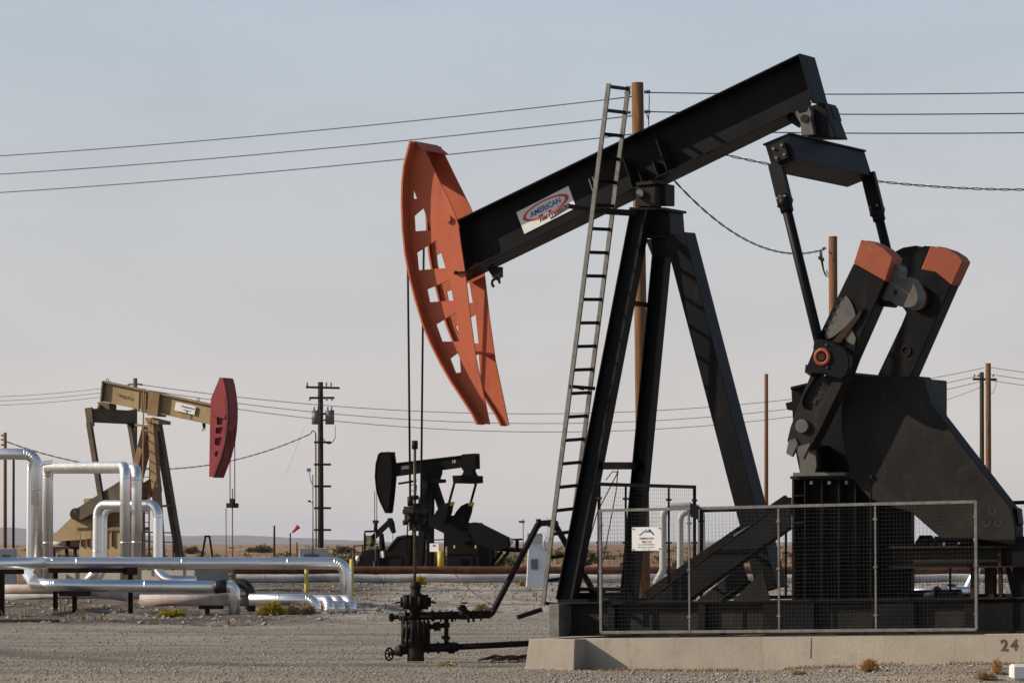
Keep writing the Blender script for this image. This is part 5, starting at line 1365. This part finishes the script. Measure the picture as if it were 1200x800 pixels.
pE = pole('utility_pole', (1150.5, 436), 1151, 206, 0.135, 'wood_dark', 'darker shorter pole with a crossarm, left in the pair at the right', 'pair of poles at the right')
bb = B(); bb.bar(at(1140, 444, 205.7), at(1168, 444.5, 205.7), 0.10, 0.12); bb.obj('crossarm', 'wood_dark', pE)
for px in (1142, 1147, 1164): insul(pE, px, 441.5, 205.6, 0.0, 0.14)
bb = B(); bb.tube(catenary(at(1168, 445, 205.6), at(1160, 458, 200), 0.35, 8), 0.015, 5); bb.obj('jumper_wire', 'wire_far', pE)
pT = pole('utility_pole', (375.5, 447.5), 376, 200, 0.16, 'wood_dark', 'dark transformer pole with two grey cans and many crossarms')
for (y, x0, x1) in ((453.5, 358.5, 398), (466, 363, 392), (518, 368, 388), (544, 368, 388), (569.5, 368, 388), (595, 368, 388), (620.5, 368, 388)):
    bb = B(); bb.bar(at(x0, y, 199.7), at(x1, y + (1 if y < 460 else 0), 199.7), 0.10, 0.11); ca = bb.obj('crossarm', 'wood_dark', pT)
    if y < 470:
        for px in ((360, 382.5, 388) if y < 460 else (363, 383, 389)): insul(ca, px, y - 1, 199.6, 0.0, 0.2 if y < 460 else -0.2)
for px in (370.5, 386.5):
    tc_ = at(px, 480.5, 199.6); bc_ = at(px, 497, 199.6); bb = B(); bb.cyl(bc_, tc_, 0.23, 16); tf_ = bb.obj('transformer', 'trafo', pT)
    bb = B()
    for k in (-1, 1): bb.cyl(tc_ + V((0.1 * k, 0, 0)), tc_ + V((0.1 * k, 0, 0.18)), 0.035, 6)
    bb.each('bushing', 'porcelain', tf_)
bb = B(); bb.bar(at(374, 485, 199.6), at(384, 485, 199.6), 0.06, 0.08); bb.bar(at(374, 492, 199.6), at(384, 492, 199.6), 0.06, 0.08); bb.obj('bracket', 'wood_dark', pT)
bb = B(); bb.cyl(at(370, 508, 199.5), at(370.5, 645, 199.5), 0.035, 8); bb.tube(catenary(at(364, 508, 199.5), at(370, 508, 199.5), -0.15, 8), 0.025, 6); bb.tube(catenary(at(378, 512, 199.5), at(393, 512, 199.5), 0.35, 10), 0.02, 6); bb.cyl(at(393, 498, 199.5), at(393, 513, 199.5), 0.012, 6); bb.obj('conduit', 'wood_dark', pT)
pF = pole('utility_pole', (158.5, 443), 158, 170, 0.105, 'wood', 'slim pole rising behind the tan pumpjack beam')
for s in (-1, 1): insul(pF, 158.5 + 3 * s, 450, 170, 0.22 * s, -0.02)
pG = pole('utility_pole', (6, 506.5), 6, 180, 0.09, 'wood', 'slim wooden pole at the left edge with three small insulators')
for y in (510, 515, 521): insul(pG, 4, y, 180, -0.12)
pole('vent_pipe', (16, 538), 15.5, 150, 0.055, 'rust_dark', 'thin dark standing pipe just right of the left-edge pole', cat='pipe')
lp = pole('light_pole', (366.5, 556), 366.8, 190, 0.032, 'galv', 'thin grey pole with a small box lamp left of the transformer pole', cat='lamp post')
bb = B(); bb.tube([at(366.5, 568, 190), at(363.5, 562, 190), at(362.5, 553, 190)], 0.02, 6); bb.obj('arm', 'galv', lp)
bb = B(); bb.box(at(362, 550.5, 190), 0.19, 0.15, 0.17); bb.obj('lamp_head', 'grey_box', lp)
bb = B(); bb.box(at(362.5, 587, 190), 0.12, 0.1, 0.10); bb.bar(at(362.5, 587, 190), at(367, 589, 190), 0.03, 0.03); bb.each('floodlight', 'rust_black', lp)
pole('marker_post', (321.5, 615.5), 321.5, 190, 0.055, 'wood_dark', 'dark stubby post left of the windsock', cat='post')
wsk = pole('windsock', (340.2, 624.5), 340.2, 190, 0.04, 'wood_dark', 'dark post carrying a small red windsock', cat='windsock')
bb = B(); bb.tube([at(343, 623.5, 190), at(346, 620, 190), at(350, 616, 190)], [0.05, 0.085, 0.125], 12); bb.obj('sock', 'windsock', wsk)
bb = B(); bb.bar(at(340.2, 624.6, 190), at(343.4, 623.2, 190), 0.02, 0.02); bb.obj('swivel_arm', 'wood_dark', wsk)
pole('standpipe', (264.8, 595), 265, 190, 0.03, 'galv', 'very thin grey mast behind the red horsehead rods', cat='mast')
# A-frame stand
an = thing('a_frame_stand', grd(at(244, 664, 165)), 'small dark A-shaped pipe stand in the field right of the tan pumpjack', 'stand')
for a, c in (((240.8, 628), (234.5, 666)), ((245.5, 628), (251, 666))):
    bb = B(); bb.bar(at(*a, 165), at(*c, 165), 0.08, 0.08, V((0, 1, 0))); bb.obj('leg', 'rust_black', an)
bb = B(); bb.bar(at(239.8, 628, 165), at(246.5, 628, 165), 0.08, 0.08); bb.obj('top_bar', 'rust_black', an)
# electrical cabinet
cab = thing('electrical_cabinet', grd(at(368, 656, 196)), 'light grey electrical cabinet at the foot of the transformer pole', 'cabinet')
c = at(368, 648, 196); bb = B(); bb.box((c.x, 196, 0.85), 1.45, 0.7, 1.5); bb.obj('housing', 'grey_box', cab, bevel=0.02)
bb = B(); bb.box((c.x - 0.1, 195.63, 1.05), 0.75, 0.04, 0.5)
bb.obj('meter_panel', 'trafo', cab)
bb = B(); bb.box((c.x - 0.86, 196, 1.0), 0.06, 0.06, 1.8); bb.obj('post', 'rust', cab)
# small utility box at far left
cab2 = thing('electrical_cabinet', grd(at(8, 662, 150)), 'pale utility box half hidden at the left edge behind the pipes', 'cabinet')
c = at(8, 648, 150); bb = B(); bb.box((c.x - 0.1, 150, 0.9), 0.9, 0.5, 1.5); bb.obj('housing', 'grey_box', cab2, bevel=0.02)
bb = B(); bb.box((c.x, 149.73, 1.2), 0.3, 0.04, 0.4); bb.obj('door', 'trafo', cab2)
# white chemical shed
Yc = 160.0
shd = thing('control_shed', grd(at(636, 688, Yc)), 'narrow white control shed with grey box on top beyond the flow line', 'shed')
a, c = at(616.5, 684, Yc), at(645, 684, Yc); zt_ = ZC + (HY - 634) * Yc / FPX
bb = B(); q = [V((a.x, Yc, -0.1)), V((c.x, Yc, -0.1)), V((c.x - 0.16, Yc + 0.12, zt_)), V((a.x + 0.10, Yc + 0.12, zt_))]; bb.prism(q, V((0, 0.9, 0))); bb.obj('cabin', 'white_tank', shd, bevel=0.02)
a2, c2 = at(618, 625, Yc), at(636, 625, Yc); bb = B(); bb.box(((a2.x + c2.x) / 2, Yc + 0.45, zt_ + 0.12), c2.x - a2.x, 0.8, 0.42); bb.obj('roof_unit', 'grey_box', shd)
p_ = at(626.5, 662, Yc); bb = B(); bb.box((p_.x, Yc - 0.05, 0.98), 0.28, 0.12, 0.42); bb.obj('door_vent', 'trafo', shd)
bb = B(); bb.tube([at(636, 624, Yc), at(640, 630, Yc - .1), at(636.5, 636, Yc - .1), at(640, 645, Yc - .1)], 0.04, 6); bb.obj('drain_hose', 'grey_box', shd)
bb = B(); bb.cyl(at(613, 664, Yc), at(613, 608, Yc), 0.022, 6); bb.bar(at(608, 611, Yc), at(615, 611, Yc), 0.04, 0.09); bb.cyl(at(642, 640, Yc), at(642, 606, Yc), 0.012, 6); bb.obj('antenna', 'galv', shd)
# little sign and barrel items behind the rail
bb = B(); p_ = at(520, 655, 196); bb.cyl((p_.x - 0.15, 196, 0.5), (p_.x - 0.15, 196, 1.45), 0.17, 12); tag(bb.obj('yellow_tank', 'yellow', None), 'faded yellow upright tank under the small white sign', 'tank')
sb = thing('warning_sign', grd(at(1116, 694, 138)), 'small white warning sign with dark top seen under the motor rail', 'sign')
p_ = at(1116, 690, 137.5); bb = B(); bb.box((p_.x, 137.5, p_.z), 0.28, 0.03, 0.36); bb.obj('board', 'white', sb)
bb = B(); bb.box((p_.x, 137.48, p_.z + 0.12), 0.26, 0.03, 0.09); bb.obj('header', 'rust', sb)
bb = B(); bb.box((p_.x, 137.56, 0.15), 0.06, 0.06, 0.5); bb.obj('post', 'wood_dark', sb)
# chunk of timber and white block
bb = B(); p_ = grd(at(620, 702, 94)); bb.bar(p_ + V((-0.28, 0, 0.05)), p_ + V((0.3, 0.2, 0.24)), 0.14, 0.10); tag(bb.obj('timber_offcut', 'rust_black', None, p_), 'dark timber offcut lying on pale ground left of the ladder foot', 'timber')
bb = B(); p_ = grd(at(1200, 801, 51.3)); bb.box(p_ + V((0.02, 0, 0.09)), 0.40, 0.35, 0.20); tag(bb.obj('white_block', 'white', None, p_, bevel=0.03), 'white painted block at the lower right corner on gravel', 'block')
bb = B(); p_ = grd(at(35, 731, 91)); bb.bar(p_ + V((-1.2, 0, 0.05)), p_ + V((0.7, -0.4, 0.05)), 0.22, 0.07); tag(bb.obj('wooden_plank', 'wood_dark', None, p_), 'dark plank lying on gravel at the left edge below the pipe posts', 'plank')

# ================================================================== wires
def wire(a, c, sag, r, m, label, group, n=30):
    bb = B(); bb.tube(catenary(a, c, sag, n), r, 6); o = bb.obj('power_line', m, None); tag(o, label, 'wire', group)
for i, (yl, yp, yr, nm) in enumerate(((181, 113.5, 101, 'top'), (202, 136, 126.5, 'middle'), (223.5, 157.5, 150, 'lowest'))):
    wire(at(740, yp, 98), at(-260, yl + 15, 128), 0.25, 0.0145, 'wire', f'{nm} of three thin wires sloping down left from the tall pole', 'upper wires left of the tall pole')
    wire(at(755, yp - 5, 98), at(1500, yr - 1, 98), 0.12, 0.0145, 'wire', f'{nm} of three thin wires running right from the tall pole', 'upper wires right of the tall pole')
# twisted service cables
def twist(a, c, sag, label, n=90, r=0.013):
    base = catenary(a, c, sag, n); bb = B()
    for ph in (0, math.pi):
        pts = [p + V((0, math.cos(i * 0.9 + ph), math.sin(i * 0.9 + ph))) * 0.022 for i, p in enumerate(base)]
        bb.tube(pts, r, 5)
    tag(bb.obj('service_cable', 'wire', None), label, 'cable')
twist(at(754, 156, 98), at(1420, 206, 98), 0.80, 'twisted cable sagging to the right edge below the equalizer', 140)
twist(at(754, 168, 98), at(966, 292, 125), 1.05, 'twisted cable swooping from the tall pole to the pole behind the crank', 80, 0.015)
for i, (ya, yb, sg, nm) in enumerate(((450, 431, 44, 'highest'), (455, 439, 49, 'middle'), (460, 446, 53, 'lowest'))):
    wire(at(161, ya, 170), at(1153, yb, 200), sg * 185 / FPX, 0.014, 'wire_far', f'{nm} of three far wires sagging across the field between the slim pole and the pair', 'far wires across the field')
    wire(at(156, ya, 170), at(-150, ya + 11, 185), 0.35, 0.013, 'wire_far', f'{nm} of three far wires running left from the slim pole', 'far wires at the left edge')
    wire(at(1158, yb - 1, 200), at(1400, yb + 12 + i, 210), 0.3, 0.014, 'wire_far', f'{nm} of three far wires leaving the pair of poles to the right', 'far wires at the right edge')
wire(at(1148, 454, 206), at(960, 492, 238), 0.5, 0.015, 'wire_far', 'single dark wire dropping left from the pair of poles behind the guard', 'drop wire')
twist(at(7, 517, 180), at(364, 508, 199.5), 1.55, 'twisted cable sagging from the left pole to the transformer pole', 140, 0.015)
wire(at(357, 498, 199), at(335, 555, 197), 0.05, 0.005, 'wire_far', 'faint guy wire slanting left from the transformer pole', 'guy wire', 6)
# wires hanging at the big pumpjack's front legs
bb = B(); bb.tube([T(724, 553, 0), T(700, 600, -0.2), T(684, 655, -0.3)], 0.009, 5); bb.tube([T(724, 550, 0), T(722, 575, 0), T(708, 650, 0), T(700, 680, 0)], 0.009, 5); bb.tube([T(710, 562, -0.1), T(718, 552, 0), T(725, 553, 0)], 0.009, 5); bb.obj('ground_wire', 'wire', root)

# ================================================================== plants
def shrub(name, p, r, h, n, m, label, cat='shrub', group=None, blade=0.012, up=0.6, parts=True):
    bb = B(); bm = bb.bm
    for k in range(n):
        a = rnd.random() * 6.2832; el = math.acos(1 - rnd.random() * (1 - 0.08)) ; rr = rnd.random() ** 0.4
        lobe = 0.78 + 0.3 * noise.noise(V((math.cos(a) * 1.7 + p.x, math.sin(a) * 1.7, el * 1.3)))
        tip = V((math.cos(a) * math.sin(el) * r, math.sin(a) * math.sin(el) * r, math.cos(el) * h)) * rr * lobe
        root_ = V((tip.x * 0.35, tip.y * 0.35, tip.z * 0.45))
        side = V((rnd.uniform(-1, 1), rnd.uniform(-1, 1), rnd.uniform(-.4, .4))).normalized() * blade * rnd.uniform(.6, 1.5)
        mid = root_.lerp(tip, 0.6) + V((rnd.uniform(-1, 1), rnd.uniform(-1, 1), rnd.uniform(0, 1))) * r * 0.06
        q = [bm.verts.new(p + x) for x in (root_ - side * .5, root_ + side * .5, mid + side, tip, mid - side)]
        bb.face(q)
    if parts:
        t_ = thing(name, p, label, cat, group); bb.obj('twigs', m, t_)
        b2 = B()
        for k in range(7):
            a = rnd.random() * 6.28; b2.tube([p - ZUP * 0.03, p + V((math.cos(a) * r * .3, math.sin(a) * r * .3, h * .45))], [0.014, 0.006], 5)
        b2.obj('stem', 'shrub_dry', t_)
        return t_
    o = bb.obj(name, m, None, p); tag(o, label, cat, group); return o
def gp(px, Y): p = at(px, 700, Y); return V((p.x, Y, gh(p.x, Y)))
shrub('shrub', gp(318, 98.5), 0.58, 0.52, 2600, 'shrub_y', 'yellow-green round shrub in front of the black hose')
shrub('shrub', gp(342, 100), 0.46, 0.40, 1100, 'shrub_dry', 'dry tan brush just right of the yellow-green round shrub')
shrub('shrub', gp(360, 100.5), 0.42, 0.40, 1000, 'shrub_dry', 'dry tan brush below the nearest silver elbow')
shrub('shrub', gp(201, 97), 0.60, 0.34, 1700, 'shrub_y', 'low yellow-green shrub at the gravel edge below the pinkish pipe')
shrub('shrub', gp(493, 172), 0.48, 0.62, 1100, 'shrub_y', 'golden shrub growing at the white pipeline behind the polished rod', blade=0.02)
shrub('shrub', gp(612, 170), 0.28, 0.40, 400, 'shrub_y', 'small golden shrub in front of the white shed', blade=0.02)
shrub('shrub', gp(565, 103), 0.45, 0.32, 500, 'shrub_dry', 'pale dry brush behind the slanting riser pipe', blade=0.012)
shrub('tumbleweed', gp(1020, 52.6) + V((0, 0, 0)), 0.21, 0.27, 1300, 'tumble', 'orange dry tumbleweed against the concrete pad', 'tumbleweed', blade=0.006)
shrub('tumbleweed', gp(1168, 51.7), 0.13, 0.34, 420, 'tumble', 'thin dry weed near the number 24 on the concrete', 'weed', blade=0.005)
shrub('tumbleweed', gp(1155, 51.2), 0.25, 0.16, 500, 'shrub_dry', 'low tangle of dry brush before the white corner block', 'weed', blade=0.006)
shrub('weed', gp(936, 53.0), 0.18, 0.10, 260, 'shrub_dry', 'small flat dry weed at the foot of the concrete pad', 'weed', blade=0.006)
shrub('weed', gp(524, 58.6), 0.22, 0.06, 260, 'shrub_y', 'flat green weed on gravel right of the wellhead wheel', 'weed', blade=0.008)
far_bushes = [(690, 330, 1.3, 1.9, 'low olive bush on the plain behind the leaning ladder'), (684, 300, 1.0, 1.1, 'small olive bush right beside the near pumpjack leg'), (735, 260, .9, .9, 'olive bush seen through the tall fence panel'), (800, 270, 1.6, 1.0, 'broad olive bush seen through the fence right of the pipe arch'), (840, 300, 1.4, 1.2, 'olive bush behind the far fence beside the rear leg'), (122, 420, 1.6, 1.4, 'olive bush behind the pedestal of the tan pumpjack'), (225, 700, 2.6, 2.0, 'small bush on the horizon right of the tan pumpjack leg'), (210, 310, 1.4, 1.3, 'low brush by the foot of the tan pumpjack leg'), (255, 330, 1.3, 1.0, 'low brush just right of the A-shaped stand'), (308, 720, 3.4, 2.2, 'dark round bush on the horizon left of the windsock'), (296, 740, 2, 1.3, 'tiny bush on the horizon beside the round dark one'), (300, 300, 1.2, .9, 'low brush behind the longest silver pipe left of the stubby post'), (330, 310, 1.5, .9, 'low brush between stubby post and windsock'), (363, 640, 2.4, 2.3, 'dark bush on the horizon behind the transformer pole'), (405, 690, 3.8, 2.2, 'wide dark bush on the horizon right of the transformer pole'), (400, 300, 1.6, 1.1, 'pale brush left of the smallest pumpjack'), (410, 260, 1.3, 1.5, 'olive brush beside the thin railing'), (505, 270, 1.7, 2.0, 'dark olive bush behind the small white well sign'), (514, 260, 1.2, 1.6, 'olive bush right of the faded yellow tank'), (592, 300, 1.5, 1.1, 'olive bush behind the motor stand of the black pumpjack'), (575, 420, 1.8, 1.5, 'olive bush under the railing end of the black pumpjack'), (660, 420, 2.0, 1.3, 'tan bush on the plain between ladder and white shed'), (1090, 260, 1.4, .8, 'low bush under the motor rail'), (880, 420, 2.6, 1.6, 'olive bush far behind the rear leg foot'), (45, 520, 2.4, 2.0, 'olive bush behind the tallest silver pipe'), (438, 640, 3.2, 2.0, 'bush on the horizon left of the smallest pumpjack horsehead')]
for px, Y, r, h, lab in far_bushes:
    shrub('bush', gp(px, Y), r, h, 420, 'shrub_far', lab, 'bush', 'bushes on the plain', blade=0.05 + 0.00008 * Y, parts=False)
# dry grass over the plain: one uncountable mass
def grass():
    vs, fs = [], []
    def tuft(x, y, s, nb):
        z = gh(x, y)
        for k in range(nb):
            a = rnd.random() * 6.28; l = s * rnd.uniform(.5, 1.1); wd = s * 0.08
            dx, dy = math.cos(a), math.sin(a); sp_ = rnd.uniform(.1, .6) * s
            i0 = len(vs); vs.extend([(x - dy * wd, y + dx * wd, z), (x + dy * wd, y - dx * wd, z), (x + dx * sp_, y + dy * sp_, z + l)]); fs.append((i0, i0 + 1, i0 + 2))
    for k in range(9000):
        y = 195 * (1 + 3.2 * rnd.random() ** 1.6); x = rnd.uniform(-.16, .16) * y
        if noise.noise(V((x * .08, y * .03, 3))) < -.25: continue
        tuft(x, y, rnd.uniform(.18, .55), 4)
    for k in range(2600):
        y = rnd.uniform(88, 184); x = rnd.uniform(-.15, .15) * y
        if noise.noise(V((x * .2, y * .08, 3))) < .05 or y < edge_y(x): continue
        tuft(x, y, rnd.uniform(.06, .24), 6)
    for k in range(1500):
        u = rnd.random(); p = T(680, 778, VS).lerp(T(1260, 778, VS), u) - F.n * rnd.uniform(0.02, 0.35)
        if noise.noise(V((u * 9, 1, 3))) < -.1: continue
        tuft(p.x, p.y, rnd.uniform(.02, .07), 4)
    me = bpy.data.meshes.new('dry_grass'); me.from_pydata(vs, [], fs); me.materials.append(M['drygrass'])
    o = bpy.data.objects.new('dry_grass', me); COL.objects.link(o); tag(o, 'dry tan grass over the plain and among the pipelines', 'grass', kind='stuff')
grass()
def scrub():
    bb = B(); bm = bb.bm
    for k in range(420):
        y = 330 * (1 + 4.5 * rnd.random() ** 1.5); x = rnd.uniform(-.155, .155) * y
        if noise.noise(V((x * .02, y * .006, 7))) < -.15: continue
        r = rnd.uniform(.5, 1.5); h = r * rnd.uniform(.5, .8); z = gh(x, y); p = V((x, y, z))
        for j in range(60):
            a = rnd.random() * 6.28; el = math.acos(rnd.random()); q = p + V((math.cos(a) * math.sin(el) * r, math.sin(a) * math.sin(el) * r, math.cos(el) * h)) * rnd.random() ** .4
            s_ = V((rnd.uniform(-1, 1), rnd.uniform(-1, 1), rnd.uniform(-1, 1))).normalized() * .16; t_ = V((rnd.uniform(-1, 1), rnd.uniform(-1, 1), rnd.uniform(-.2, 1))).normalized() * .30
            bb.face([bm.verts.new(v) for v in (q - s_, q + s_, q + t_)])
    tag(bb.obj('scrub', 'shrub_far', None, V((0, 330, 0))), 'low olive scrub dotted over the far plain', 'scrub', kind='stuff')
scrub()

# ================================================================== air
def haze():
    bb = B(); bb.box((0, 14000, 64), 44000, 29000, 138)
    m = bpy.data.materials.new('thin_dusty_air'); m.use_nodes = True; t = m.node_tree; t.nodes.clear()
    o_ = t.nodes.new('ShaderNodeOutputMaterial'); v_ = t.nodes.new('ShaderNodeVolumePrincipled')
    v_.inputs['Color'].default_value = (0.72, 0.82, 1.0, 1); v_.inputs['Density'].default_value = 0.27e-4; v_.inputs['Anisotropy'].default_value = 0.1
    t.links.new(v_.outputs[0], o_.inputs['Volume'])
    o = bb.obj('haze', m, None, V((0, 14000, -5))); tag(o, 'thin dusty air over the plain', 'haze', kind='stuff')
haze()
